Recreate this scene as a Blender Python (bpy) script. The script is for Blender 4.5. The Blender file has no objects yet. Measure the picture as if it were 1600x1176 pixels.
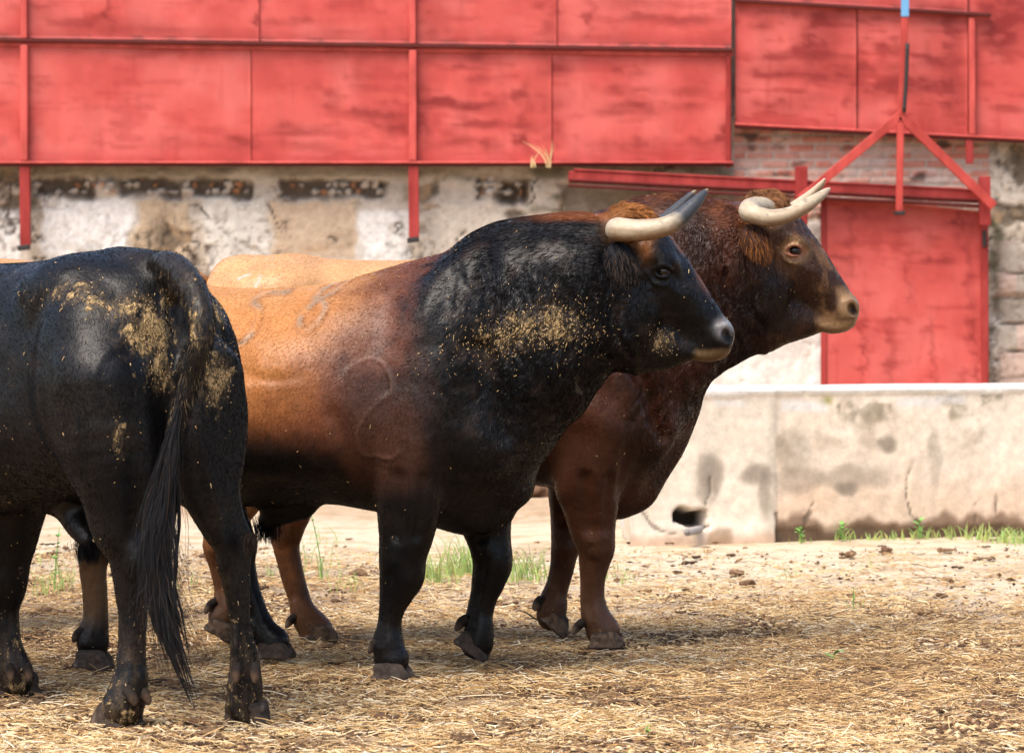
import bpy, math, time
import numpy as np
from mathutils import Vector

# ------------------------------------------------------------------ camera, sky, sun, exposure
SC = bpy.context.scene
FPX, CAMH, HORIZ = 6000.0, 1.12, 500.0          # focal length in photo pixels, eye height, horizon row (1600 x 1176 photo)
cam_d = bpy.data.cameras.new('camera')
cam = bpy.data.objects.new('camera', cam_d)
SC.collection.objects.link(cam)
cam.location = (0, 0, CAMH)
cam.rotation_euler = (math.radians(90), 0, 0)
cam_d.sensor_width = 36.0
cam_d.lens = FPX / 1600 * 36
cam_d.shift_y = -(588.0 - HORIZ) / 1600.0
cam_d.clip_start, cam_d.clip_end = 0.5, 500
cam_d.dof.use_dof = True
cam_d.dof.focus_distance = 12.1
cam_d.dof.aperture_fstop = 9.0
SC.camera = cam
world = bpy.data.worlds.new("World"); SC.world = world; world.use_nodes = True
SUN_EL, SUN_AZ = math.radians(56), math.radians(-144)     # azimuth from +Y (away from the camera) towards +X
nt = world.node_tree; nt.nodes.clear()
sky = nt.nodes.new('ShaderNodeTexSky'); sky.sky_type = 'NISHITA'; sky.sun_disc = False
sky.sun_elevation = SUN_EL; sky.sun_rotation = SUN_AZ; sky.air_density = 1.0; sky.dust_density = 4.0; sky.ozone_density = 1.0
bg = nt.nodes.new('ShaderNodeBackground'); bg.inputs['Strength'].default_value = 0.15
wo = nt.nodes.new('ShaderNodeOutputWorld')
nt.links.new(sky.outputs[0], bg.inputs['Color']); nt.links.new(bg.outputs[0], wo.inputs['Surface'])
sun_d = bpy.data.lights.new('sun', 'SUN'); sun_d.energy = 1.75; sun_d.angle = math.radians(36); sun_d.color = (1, .93, .84)
sun = bpy.data.objects.new('sun', sun_d); SC.collection.objects.link(sun)
sdir = Vector((math.sin(SUN_AZ) * math.cos(SUN_EL), math.cos(SUN_AZ) * math.cos(SUN_EL), math.sin(SUN_EL)))
sun.rotation_euler = sdir.to_track_quat('Z', 'Y').to_euler(); sun.location = (0, 12, 12)
SC.view_settings.view_transform = 'Standard'; SC.view_settings.look = 'None'
SC.view_settings.gamma = 1.0; SC.view_settings.exposure = 1.05; SC.view_settings.use_curve_mapping = False
SC.render.engine = 'CYCLES'
SC.cycles.use_denoising = True
SC.cycles.max_bounces = 6
SC.cycles.use_adaptive_sampling = True
RNG = np.random.default_rng(7)
VOX = 1.0                                                  # mesh resolution multiplier

# ------------------------------------------------------------------ small helpers
def P(px, py, Y):                                          # the place seen at photo pixel (px, py) at distance Y
    return np.array([(px - 800.0) / FPX * Y, Y, CAMH - (py - HORIZ) / FPX * Y])

def tag(o, label=None, cat=None, group=None, kind=None):
    if label: o['label'] = label
    if cat: o['category'] = cat
    if group: o['group'] = group
    if kind: o['kind'] = kind
    return o

def empty(name, loc=(0, 0, 0), rz=0.0):
    o = bpy.data.objects.new(name, None); SC.collection.objects.link(o)
    o.location = loc; o.rotation_euler = (0, 0, rz); o.empty_display_size = 0.2
    return o

def mesh_obj(name, V, F, mat, parent=None, smooth=True, col=None, attrs=None):
    """V (n,3), F (m,3|4) or list of faces -> one object"""
    me = bpy.data.meshes.new(name)
    V = np.asarray(V, dtype=np.float32)
    if isinstance(F, np.ndarray):
        k = F.shape[1]; m = len(F)
        me.vertices.add(len(V)); me.vertices.foreach_set('co', V.ravel())
        me.loops.add(m * k); me.loops.foreach_set('vertex_index', F.astype(np.int32).ravel())
        me.polygons.add(m); me.polygons.foreach_set('loop_start', (np.arange(m) * k).astype(np.int32))
        me.polygons.foreach_set('loop_total', np.full(m, k, dtype=np.int32))
        me.update(calc_edges=True); me.validate()
    else:
        me.from_pydata(V.tolist(), [], F); me.update()
    if smooth: me.polygons.foreach_set('use_smooth', np.ones(len(me.polygons), dtype=bool))
    if col is not None:
        a = me.color_attributes.new('Col', 'FLOAT_COLOR', 'POINT')
        c = np.ones((len(V), 4), dtype=np.float32); c[:, :3] = col
        a.data.foreach_set('color', c.ravel())
    for an, av in (attrs or {}).items():
        a = me.attributes.new(an, 'FLOAT', 'POINT'); a.data.foreach_set('value', np.asarray(av, dtype=np.float32))
    o = bpy.data.objects.new(name, me); SC.collection.objects.link(o)
    if mat is not None: me.materials.append(mat)
    if parent is not None: o.parent = parent
    return o

def hashf(ix, iy, iz, seed):
    ix, iy, iz = np.atleast_1d(ix), np.atleast_1d(iy), np.atleast_1d(iz)
    h = (ix.astype(np.int64) * 374761393 + iy.astype(np.int64) * 668265263 + iz.astype(np.int64) * 2147483647 + seed * 144665) & 0xffffffff
    h = ((h ^ (h >> 13)) * 1274126177) & 0xffffffff
    h = ((h ^ (h >> 16)) * 2246822519) & 0xffffffff
    return ((h ^ (h >> 15)) & 0xffffff) / float(0xffffff)

def vnoise(x, y, z, seed=0):                               # smooth value noise in -1..1
    x, y, z = np.broadcast_arrays(np.asarray(x, float), np.asarray(y, float), np.asarray(z, float))
    ix, iy, iz = np.floor(x), np.floor(y), np.floor(z)
    fx, fy, fz = x - ix, y - iy, z - iz
    fx, fy, fz = [t * t * (3 - 2 * t) for t in (fx, fy, fz)]
    r = 0
    for a in (0, 1):
        for b in (0, 1):
            for c in (0, 1):
                r = r + hashf(ix + a, iy + b, iz + c, seed) * (fx if a else 1 - fx) * (fy if b else 1 - fy) * (fz if c else 1 - fz)
    return r * 2 - 1

def fbm(x, y, z, seed=0, octv=4):
    r, a, s = 0, 1.0, 0.0
    for i in range(octv):
        r = r + a * vnoise(np.asarray(x) * 2 ** i, np.asarray(y) * 2 ** i, np.asarray(z) * 2 ** i, seed + 17 * i); s += a; a *= .5
    return r / s

def sstep(a, b, x):
    t = np.clip((x - a) / (b - a), 0, 1); return t * t * (3 - 2 * t)

def lerp3(c0, c1, t):
    return np.asarray(c0)[None] * (1 - t[:, None]) + np.asarray(c1)[None] * t[:, None] if np.ndim(c0) == 1 else c0 * (1 - t[:, None]) + np.asarray(c1) * t[:, None]

def mixc(c, target, t):
    return c * (1 - t[:, None]) + np.asarray(target)[None] * t[:, None]

def catmull(N, m=4):
    """resample rows of N (any number of columns) m times denser with a Catmull-Rom curve"""
    N = np.asarray(N, float); n = len(N)
    if n < 3: return N
    out = []
    for i in range(n - 1):
        p0, p1, p2, p3 = N[max(i - 1, 0)], N[i], N[i + 1], N[min(i + 2, n - 1)]
        for j in range(m):
            t = j / m
            out.append(.5 * ((2 * p1) + (-p0 + p2) * t + (2 * p0 - 5 * p1 + 4 * p2 - p3) * t * t + (-p0 + 3 * p1 - 3 * p2 + p3) * t ** 3))
    out.append(N[-1]); return np.array(out)

def seg_dist(x, y, pts):                                   # distance of 2-D points to a polyline
    d = np.full(x.shape, 1e9)
    for (ax, ay), (bx, by) in zip(pts[:-1], pts[1:]):
        dx, dy = bx - ax, by - ay
        t = np.clip(((x - ax) * dx + (y - ay) * dy) / (dx * dx + dy * dy + 1e-9), 0, 1)
        d = np.minimum(d, np.hypot(x - ax - t * dx, y - ay - t * dy))
    return d

# ------------------------------------------------------------------ implicit-surface sculpting
class Clay:
    """a scalar field on a (non-uniform) grid, sculpted by smooth unions and meshed by surface nets"""
    def __init__(s, xs, ys, zs):
        s.ax = [np.asarray(a, dtype=np.float32) for a in (xs, ys, zs)]
        s.F = np.full([len(a) for a in s.ax], 0.5, dtype=np.float32)

    def sub(s, lo, hi):
        sl = []
        for a, l, h in zip(s.ax, lo, hi):
            i0 = max(0, np.searchsorted(a, l) - 1); i1 = min(len(a), np.searchsorted(a, h) + 1)
            if i1 - i0 < 2: return None
            sl.append(slice(i0, i1))
        g = np.meshgrid(*[a[q] for a, q in zip(s.ax, sl)], indexing='ij', sparse=True)
        return tuple(sl), g

    def put(s, sl, d, k, op='+'):
        a = s.F[sl]
        if op == '-':
            h = np.clip(k - np.abs(a + d), 0, None) / max(k, 1e-6)
            s.F[sl] = np.maximum(a, -d) + h * h * k * .25
        else:
            h = np.clip(k - np.abs(a - d), 0, None) / max(k, 1e-6)
            s.F[sl] = np.minimum(a, d) - h * h * k * .25

    def ell(s, c, r, k=.04, rot=0.0, yaw=0.0, op='+'):
        c = np.asarray(c, float); R = max(r) + k + .02
        q = s.sub(c - R, c + R)
        if q is None: return
        sl, (x, y, z) = q
        x, y, z = x - c[0], y - c[1], z - c[2]
        if yaw:
            ca, sa = math.cos(yaw), math.sin(yaw); x, y = x * ca + y * sa, -x * sa + y * ca
        if rot:
            ca, sa = math.cos(rot), math.sin(rot); x, z = x * ca + z * sa, -x * sa + z * ca
        k0 = np.sqrt((x / r[0]) ** 2 + (y / r[1]) ** 2 + (z / r[2]) ** 2) + 1e-6
        k1 = np.sqrt((x / r[0] ** 2) ** 2 + (y / r[1] ** 2) ** 2 + (z / r[2] ** 2) ** 2) + 1e-6
        s.put(sl, (k0 * (k0 - 1) / k1).astype(np.float32), k, op)

    def tube(s, N, k=.03, op='+', m=4):
        """N rows: x y z r ry  (r in the profile plane, ry sideways)"""
        N = catmull(N, m); R = N[:, 3:].max() + k + .02
        q = s.sub(N[:, :3].min(0) - R, N[:, :3].max(0) + R)
        if q is None: return
        sl, (x, y, z) = q
        D = np.full([x.shape[0], y.shape[1], z.shape[2]], 1.0, dtype=np.float32)
        X, Y, Z = x.ravel(), y.ravel(), z.ravel()
        for A, B in zip(N[:-1], N[1:]):
            lo = np.minimum(A[:3], B[:3]) - R; hi = np.maximum(A[:3], B[:3]) + R
            t3 = []
            for a, l, h in zip((X, Y, Z), lo, hi):
                i0 = max(0, np.searchsorted(a, l) - 1); i1 = min(len(a), np.searchsorted(a, h) + 1); t3.append(slice(i0, i1))
            xx, yy, zz = X[t3[0]][:, None, None], Y[t3[1]][None, :, None], Z[t3[2]][None, None, :]
            ab = B[:3] - A[:3]; L = float(ab @ ab) + 1e-9
            t = np.clip(((xx - A[0]) * ab[0] + (yy - A[1]) * ab[1] + (zz - A[2]) * ab[2]) / L, 0, 1)
            r = A[3] + t * (B[3] - A[3]); ry = A[4] + t * (B[4] - A[4]); f = r / ry
            d = np.sqrt((xx - A[0] - t * ab[0]) ** 2 + ((yy - A[1] - t * ab[1]) * f) ** 2 + (zz - A[2] - t * ab[2]) ** 2) - r
            d = d * np.minimum(1, 1 / f)
            D[tuple(t3)] = np.minimum(D[tuple(t3)], d.astype(np.float32))
        s.put(sl, D, k, op)

    def slices(s, T, k=.05):
        """T rows: x top bottom halfwidth n taper - a trunk given by its vertical slices"""
        T = np.asarray(T, float); x = s.ax[0]
        Td = catmull(T, 8); o = np.argsort(Td[:, 0]); Td = Td[o]
        i0, i1 = max(0, np.searchsorted(x, Td[0, 0]) - 1), min(len(x), np.searchsorted(x, Td[-1, 0]) + 1)
        xs = np.clip(x[i0:i1], Td[0, 0], Td[-1, 0])
        top, bot, w, n, a = [np.interp(xs, Td[:, 0], Td[:, j])[:, None, None] for j in range(1, 6)]
        zc, h = (top + bot) / 2, np.maximum((top - bot) / 2, .01)
        y = s.ax[1][None, :, None]; z = s.ax[2][None, None, :]
        q = (z - zc) / h
        W = np.maximum(w * (1 - a * np.clip(q, -1.2, 1.2)), .01)
        r = ((np.abs(y) / W) ** n + np.abs(q) ** n) ** (1 / n)
        g = np.gradient(r, x[i0:i1], s.ax[1], s.ax[2])
        gm = np.sqrt(g[0] ** 2 + g[1] ** 2 + g[2] ** 2)
        d = (r - 1) / np.clip(gm, 1.5, 60)
        s.put((slice(i0, i1), slice(None), slice(None)), d.astype(np.float32), k)

    def mesh(s):
        F = s.F; F[0], F[-1] = .1, .1; F[:, 0], F[:, -1] = .1, .1; F[:, :, 0], F[:, :, -1] = .1, .1
        I = F < 0
        n = [d - 1 for d in F.shape]
        cs = np.zeros(n, dtype=np.int8)
        for a in (0, 1):
            for b in (0, 1):
                for c in (0, 1):
                    cs += I[a:a + n[0], b:b + n[1], c:c + n[2]]
        act = np.argwhere((cs > 0) & (cs < 8))
        idx = np.full(n, -1, dtype=np.int32); idx[tuple(act.T)] = np.arange(len(act))
        acc = np.zeros((len(act), 3)); cnt = np.zeros(len(act))
        cor = [(a, b, c) for a in (0, 1) for b in (0, 1) for c in (0, 1)]
        for p in cor:
            for ax in range(3):
                if p[ax]: continue
                q = list(p); q[ax] = 1
                va = F[act[:, 0] + p[0], act[:, 1] + p[1], act[:, 2] + p[2]].astype(float)
                vb = F[act[:, 0] + q[0], act[:, 1] + q[1], act[:, 2] + q[2]].astype(float)
                m = (va < 0) != (vb < 0)
                t = np.where(m, va / np.where(m, va - vb, 1), 0)
                pt = np.array(p, float)[None].repeat(len(act), 0); pt[:, ax] += t
                acc[m] += pt[m]; cnt[m] += 1
        pos = act + acc / cnt[:, None]
        V = np.stack([np.interp(pos[:, i], np.arange(len(s.ax[i])), s.ax[i]) for i in range(3)], 1)
        faces = []
        for ax in range(3):
            u, v = (ax + 1) % 3, (ax + 2) % 3
            A = [slice(None)] * 3; B = [slice(None)] * 3
            A[ax] = slice(0, -1); B[ax] = slice(1, None)
            ch = np.argwhere(I[tuple(A)] != I[tuple(B)])
            ok = (ch[:, u] > 0) & (ch[:, v] > 0) & (ch[:, u] < n[u]) & (ch[:, v] < n[v]) & (ch[:, ax] < n[ax])
            ch = ch[ok]
            def at(du, dv):
                q = ch.copy(); q[:, u] -= du; q[:, v] -= dv
                return idx[q[:, 0], q[:, 1], q[:, 2]]
            f = np.stack([at(0, 0), at(1, 0), at(1, 1), at(0, 1)], 1)
            ins = I[ch[:, 0], ch[:, 1], ch[:, 2]]
            f[~ins] = f[~ins][:, ::-1]
            faces.append(f)
        return V, np.concatenate(faces)

def axis(*segs):
    """segs (start, end, step) joined into one rising axis"""
    out = []
    for a, b, st in segs:
        n = max(2, int(round((b - a) / (st * VOX)))); out.append(np.linspace(a, b, n, endpoint=False))
    out.append([segs[-1][1]]); return np.concatenate(out)

def vnormals(V, F):
    a, b, c = V[F[:, 0]], V[F[:, 1]], V[F[:, 2]]
    d = V[F[:, -1]]
    fn = np.cross(c - a, d - b); N = np.zeros_like(V)
    for j in range(F.shape[1]): np.add.at(N, F[:, j], fn)
    return N / (np.linalg.norm(N, axis=1, keepdims=True) + 1e-12)

def smooth_mesh(V, F, it=2, lam=.5):
    e = np.concatenate([F[:, [0, 1]], F[:, [1, 2]], F[:, [2, 3]], F[:, [3, 0]]])
    for i in range(it):
        for l in (lam, -lam * 1.04):
            A = np.zeros_like(V); n = np.zeros(len(V))
            for a, b in ((0, 1), (1, 0)):
                for j in range(3): A[:, j] += np.bincount(e[:, a], V[e[:, b], j], len(V))
                n += np.bincount(e[:, a], minlength=len(V))
            V = V + l * (A / n[:, None] - V)
    return V

def tube_mesh(N, sides=16, cap=True):
    """N rows x y z r -> V, F (triangles and quads as a list)"""
    N = np.asarray(N, float); V, F = [], []
    up = np.array([0.13, .21, .97])
    for i, p in enumerate(N):
        t = N[min(i + 1, len(N) - 1), :3] - N[max(i - 1, 0), :3]; t = t / (np.linalg.norm(t) + 1e-9)
        a = np.cross(t, up); a /= np.linalg.norm(a) + 1e-9; b = np.cross(t, a); up = -b if np.dot(-b, up) > 0 else b
        a = np.cross(t, up); a /= np.linalg.norm(a) + 1e-9; b = np.cross(t, a)
        for j in range(sides):
            w = 2 * math.pi * j / sides; V.append(p[:3] + p[3] * (math.cos(w) * a + math.sin(w) * b))
    n = len(N)
    for i in range(n - 1):
        for j in range(sides):
            k = (j + 1) % sides
            F.append((i * sides + j, i * sides + k, (i + 1) * sides + k, (i + 1) * sides + j))
    if cap:
        F.append(tuple(range(sides))[::-1]); F.append(tuple((n - 1) * sides + j for j in range(sides)))
    return np.array(V), F
# ------------------------------------------------------------------ bulls
class Frame:
    """the place and heading of one bull; turns what the photo shows into the bull's own metres"""
    def __init__(s, px, Y, yaw_deg, right=True):
        s.o = P(px, 500, Y); s.o[2] = 0
        a = math.radians(yaw_deg)
        s.h = np.array([math.cos(a), math.sin(a)]); s.l = np.array([-math.sin(a), math.cos(a)]); s.rz = a
    def loc(s, px, py, yl):                                 # on the upright plane yl metres left of the spine
        a = (px - 800.0) / FPX
        Y = (yl + s.o[0] * s.l[0] + s.o[1] * s.l[1]) / (a * s.l[0] + s.l[1])
        return s.w2l(P(px, py, Y))
    def at(s, px, py, Y): return s.w2l(P(px, py, Y))
    def w2l(s, w):
        d = w[:2] - s.o[:2]; return np.array([d @ s.h, d @ s.l, w[2]])
    def l2w(s, p):
        p = np.asarray(p); return np.stack([s.o[0] + p[:, 0] * s.h[0] + p[:, 1] * s.l[0], s.o[1] + p[:, 0] * s.h[1] + p[:, 1] * s.l[1], p[:, 2]], 1)
    def px(s, p):                                           # back to photo pixels
        w = s.l2w(p); return 800 + w[:, 0] / w[:, 1] * FPX, HORIZ - (w[:, 2] - CAMH) / w[:, 1] * FPX
    def prof(s, p):                                         # profile pixels: as if the point lay on the spine plane
        q = np.array(p, float); q[:, 1] = 0; return s.px(q)

HYAW = 0.0                                                  # the head's turn against the body, set per bull
def head_clay(c, hp, S):
    """hp(px, py, y) -> local; px, py in the head's own profile drawing; S metres per drawing pixel"""
    def T(rows, k, op='+', **kw):
        for sd in (1,):
            c.tube([list(hp(r[0], r[1], r[2])) + [r[3] * S, r[4]] for r in rows], k, op, **kw)
    def T2(rows, k, op='+', **kw):
        for sd in (-1, 1):
            c.tube([list(hp(r[0], r[1], r[2] * sd)) + [r[3] * S, r[4]] for r in rows], k, op, **kw)
    def E2(px, py, y, rx, ry, rz, k, rot=0., yaw=0., op='+'):
        for sd in (-1, 1): c.ell(hp(px, py, y * sd), (rx * S, ry, rz * S), k, rot, HYAW + yaw * sd, op)
    # skull, brow to muzzle
    T([(995, 412, 0, 62, .125), (1014, 428, 0, 62, .120), (1034, 447, 0, 57, .108), (1055, 466, 0, 50, .088), (1078, 488, 0, 42, .073), (1098, 508, 0, 36, .064), (1112, 523, 0, 30, .062), (1117, 532, 0, 27, .058)], .03)
    c.ell(hp(1010, 385, 0), (36 * S, .12, 30 * S), .04, 0, HYAW)                                    # forehead
    c.ell(hp(982, 353, 0), (38 * S, .10, 30 * S), .03, -.1, HYAW)                                # poll
    # jaw
    T([(968, 505, 0, 62, .10), (990, 530, 0, 52, .092), (1018, 538, 0, 42, .075), (1046, 544, 0, 30, .058), (1075, 547, 0, 17, .046), (1092, 548, 0, 13, .042)], .04)
    E2(985, 495, .085, 40, .045, 55, .04, -.5)                                              # cheek
    E2(1036, 405, .100, 22, .032, 12, .035, -.35)                                            # brow over the eye
    T2([(1052, 440, .085, 9, .02), (1072, 462, .068, 10, .018), (1086, 490, .055, 9, .016)], .025)   # cheekbone ridge to nose
    # muzzle
    E2(1124, 522, .040, 19, .028, 19, .018)
    c.ell(hp(1128, 520, 0), (18 * S, .045, 20 * S), .02, 0, HYAW)
    T([(1082, 551, 0, 9, .045), (1100, 555, 0, 10, .048), (1120, 552, 0, 10, .046), (1130, 546, 0, 9, .035)], .008)       # lower lip and chin
    E2(1137, 524, .052, 8.5, .032, 12.5, .004, .2, .4, op='-')                                     # nostril
    T2([(1122, 512, .062, 3, .007), (1131, 508, .060, 4, .008), (1138, 512, .050, 4, .008), (1141, 524, .046, 3, .006)], .010)   # nostril rim
    T2([(1136, 541, .044, 2.2, .006), (1120, 543, .061, 2.6, .007), (1101, 544, .060, 2.6, .007), (1082, 547, .053, 2.4, .007)], .006, '-')  # mouth line
    # eye socket and lids
    E2(1037, 422, .128, 13, .018, 9, .010, -.25, op='-')
    E2(1036, 423, .100, 12, .024, 10, .004)
    T2([(1020, 425, .116, 3, .007), (1027, 417, .126, 4.0, .009), (1036, 413.5, .130, 4.2, .009), (1045, 417, .124, 3.8, .009), (1052, 425, .108, 3, .006)], .006)
    T2([(1020, 426, .116, 3, .006), (1028, 431, .122, 3, .007), (1038, 432.5, .122, 3, .007), (1046, 430, .115, 3, .006), (1052, 426, .108, 3, .006)], .006)
    T2([(1014, 430, .118, 2, .006), (1024, 443, .120, 2.2, .007), (1040, 446, .112, 2, .006)], .010)
    # hollows: below the eye, temple, under the cheek
    E2(1062, 440, .108, 16, .014, 9, .02, -.9, op='-')
    E2(1075, 520, .082, 20, .016, 12, .03, -.5, op='-')
    T2([(957, 440, .158, 5, .012), (958, 480, .150, 5, .012), (966, 530, .128, 4, .01), (985, 560, .098, 3, .008)], .02, '-')
    T2([(972, 450, .150, 3, .008), (974, 490, .145, 3, .008), (980, 520, .138, 3, .007)], .016, '-')

def leg_clay(c, N, k=.035):
    c.tube(N, k)
    # tendons behind the cannon bone, a groove down the forearm
    N = np.asarray(N, float); z = N[:, 2]; m = [i for i in range(len(N)) if .12 < z[i] < .36]
    for sd in (-1, 1):
        if len(m) >= 2:
            G = [[N[i, 0] - .30 * N[i, 3], N[i, 1] + sd * N[i, 4] * 1.02, z[i], .0075, .0075] for i in m]; c.tube(G, .016, '-')
            G = [[N[i, 0] - .78 * N[i, 3], N[i, 1] + sd * N[i, 4] * .30, z[i], .008, .008] for i in m]; c.tube(G, .010)
        q = [i for i in range(len(N)) if .40 < z[i] < .66]
        if len(q) >= 2:
            G = [[N[i, 0] - .10 * N[i, 3], N[i, 1] + sd * N[i, 4] * 1.03, z[i], .012, .012] for i in q]; c.tube(G, .04, '-')
            G = [[N[i, 0] + .62 * N[i, 3], N[i, 1] + sd * N[i, 4] * .86, z[i], .007, .007] for i in q]; c.tube(G, .03, '-')
    kn = [i for i in range(len(N)) if .33 < z[i] < .41]
    if kn:
        i = kn[0]; c.ell((N[i, 0] + .55 * N[i, 3], N[i, 1], z[i]), (.026, N[i, 4] * .72, .045), .014)
        for sd in (-1, 1): c.ell((N[i, 0], N[i, 1] + sd * N[i, 4] * .72, z[i] - .01), (.028, .018, .030), .012)

def mirror_px(fr):
    def f(px, py, y):
        p = fr.loc(px, py, -abs(y)); p[1] = y; return p
    return f

def eye_parts(hp, S, root, mat, lidmat=None):
    for sd in (-1, 1):
        ctr = hp(1036, 424, sd * .0985)
        V, F = [], []; n, m, r = 20, 12, .0255
        for i in range(m + 1):
            for j in range(n):
                a, b = math.pi * i / m, 2 * math.pi * j / n
                V.append((ctr[0] + r * math.sin(a) * math.cos(b), ctr[1] + r * math.sin(a) * math.sin(b), ctr[2] + r * .9 * math.cos(a)))
        F = [(i * n + j, i * n + (j + 1) % n, (i + 1) * n + (j + 1) % n, (i + 1) * n + j) for i in range(m) for j in range(n)]
        mesh_obj('eye', V, F, mat, root)

def horn_parts(rows, hp, S, root, mat, tipdark, far=(0, 0, 0, 0)):
    """rows: px py y r ; drawn for the near side (y > 0 outward), mirrored for the other"""
    for sd in (-1, 1):
        N = catmull([list(hp(r[0] + (far[0] * i / 9 + far[2] if sd > 0 else 0), r[1] + (far[1] * (i / 9) ** 1.5 + far[3] if sd > 0 else 0), r[2] * sd)) + [r[3] * S] for i, r in enumerate(rows)], 8)
        # ringed base, slightly uneven
        n = len(N)
        for i in range(n): N[i, 3] *= 1 + .028 * math.sin(i * 1.25) * max(0, 1 - i / (n * .45)) + .012 * math.sin(i * .41)
        V, F = tube_mesh(N, 24)
        t = np.repeat(np.linspace(0, 1, n), 24)
        nz = fbm(V[:, 0] * 14, V[:, 1] * 14, V[:, 2] * 14, 5)
        st = fbm(V[:, 0] * 60, V[:, 1] * 60, V[:, 2] * 60, 9, 2)
        col = np.tile(np.array([.42, .345, .24]), (len(V), 1))
        zc = np.repeat(N[:, 2], 24); under = np.clip((zc - V[:, 2]) / (np.repeat(N[:, 3], 24)), -1, 1)  # tan underside: horn stain plus shade carried in the base colour
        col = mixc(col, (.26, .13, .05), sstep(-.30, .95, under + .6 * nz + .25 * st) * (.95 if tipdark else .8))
        lon = fbm(np.repeat(np.linspace(0, 6, n), 24), np.tile(np.linspace(0, 12, 24, endpoint=False), n), 0, 7, 3)
        col = mixc(col, (.22, .13, .07), sstep(.1, .6, lon) * .5); col = mixc(col, (.10, .07, .05), sstep(.55, .62, st + .5 * nz) * .6)
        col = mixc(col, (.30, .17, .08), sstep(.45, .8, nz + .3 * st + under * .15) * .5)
        if tipdark:
            col = mixc(col, (.040, .043, .050), sstep(.58, .68, t + .07 * nz + .03 * st))
            col = mixc(col, (.30, .20, .10), sstep(.93, .97, t + .02 * nz) * .6)
        else:
            col = mixc(col, (.42, .26, .20), sstep(.72, 1.0, t + .05 * nz) * .35)
        col = mixc(col, (.20, .12, .07), sstep(.07, .0, t) * .7)
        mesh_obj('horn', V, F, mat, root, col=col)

def ear_part(rows, hp, S, root, mat, col, sd):
    """a cupped leaf: rows px py y halfwidth depth"""
    N = catmull([list(hp(r[0], r[1], r[2] * sd)) + [r[3] * S, r[4]] for r in rows], 6)
    n = len(N); m = 15; V = []
    for i in range(n):
        t = N[min(i + 1, n - 1), :3] - N[max(i - 1, 0), :3]; t /= np.linalg.norm(t)
        a = np.cross(t, (0, sd * 1.0, .25)); a /= np.linalg.norm(a); b = np.cross(t, a); b *= 1 if b[1] * sd > 0 else -1
        for j in range(m):
            w = 2 * math.pi * j / m
            ca, sa = math.cos(w), math.sin(w)
            d = N[i, 4] * (sa if sa < 0 else -sa * .35 - .0)            # the open side is pushed in
            V.append(N[i, :3] + a * ca * N[i, 3] + b * (-d))
    F = [(i * m + j, i * m + (j + 1) % m, (i + 1) * m + (j + 1) % m, (i + 1) * m + j) for i in range(n - 1) for j in range(m)]
    F += [tuple(range(m))[::-1], tuple((n - 1) * m + j for j in range(m))]
    V = np.array(V)
    return mesh_obj('ear', V, F, mat, root, col=np.tile(np.asarray(col), (len(V), 1)))

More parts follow.
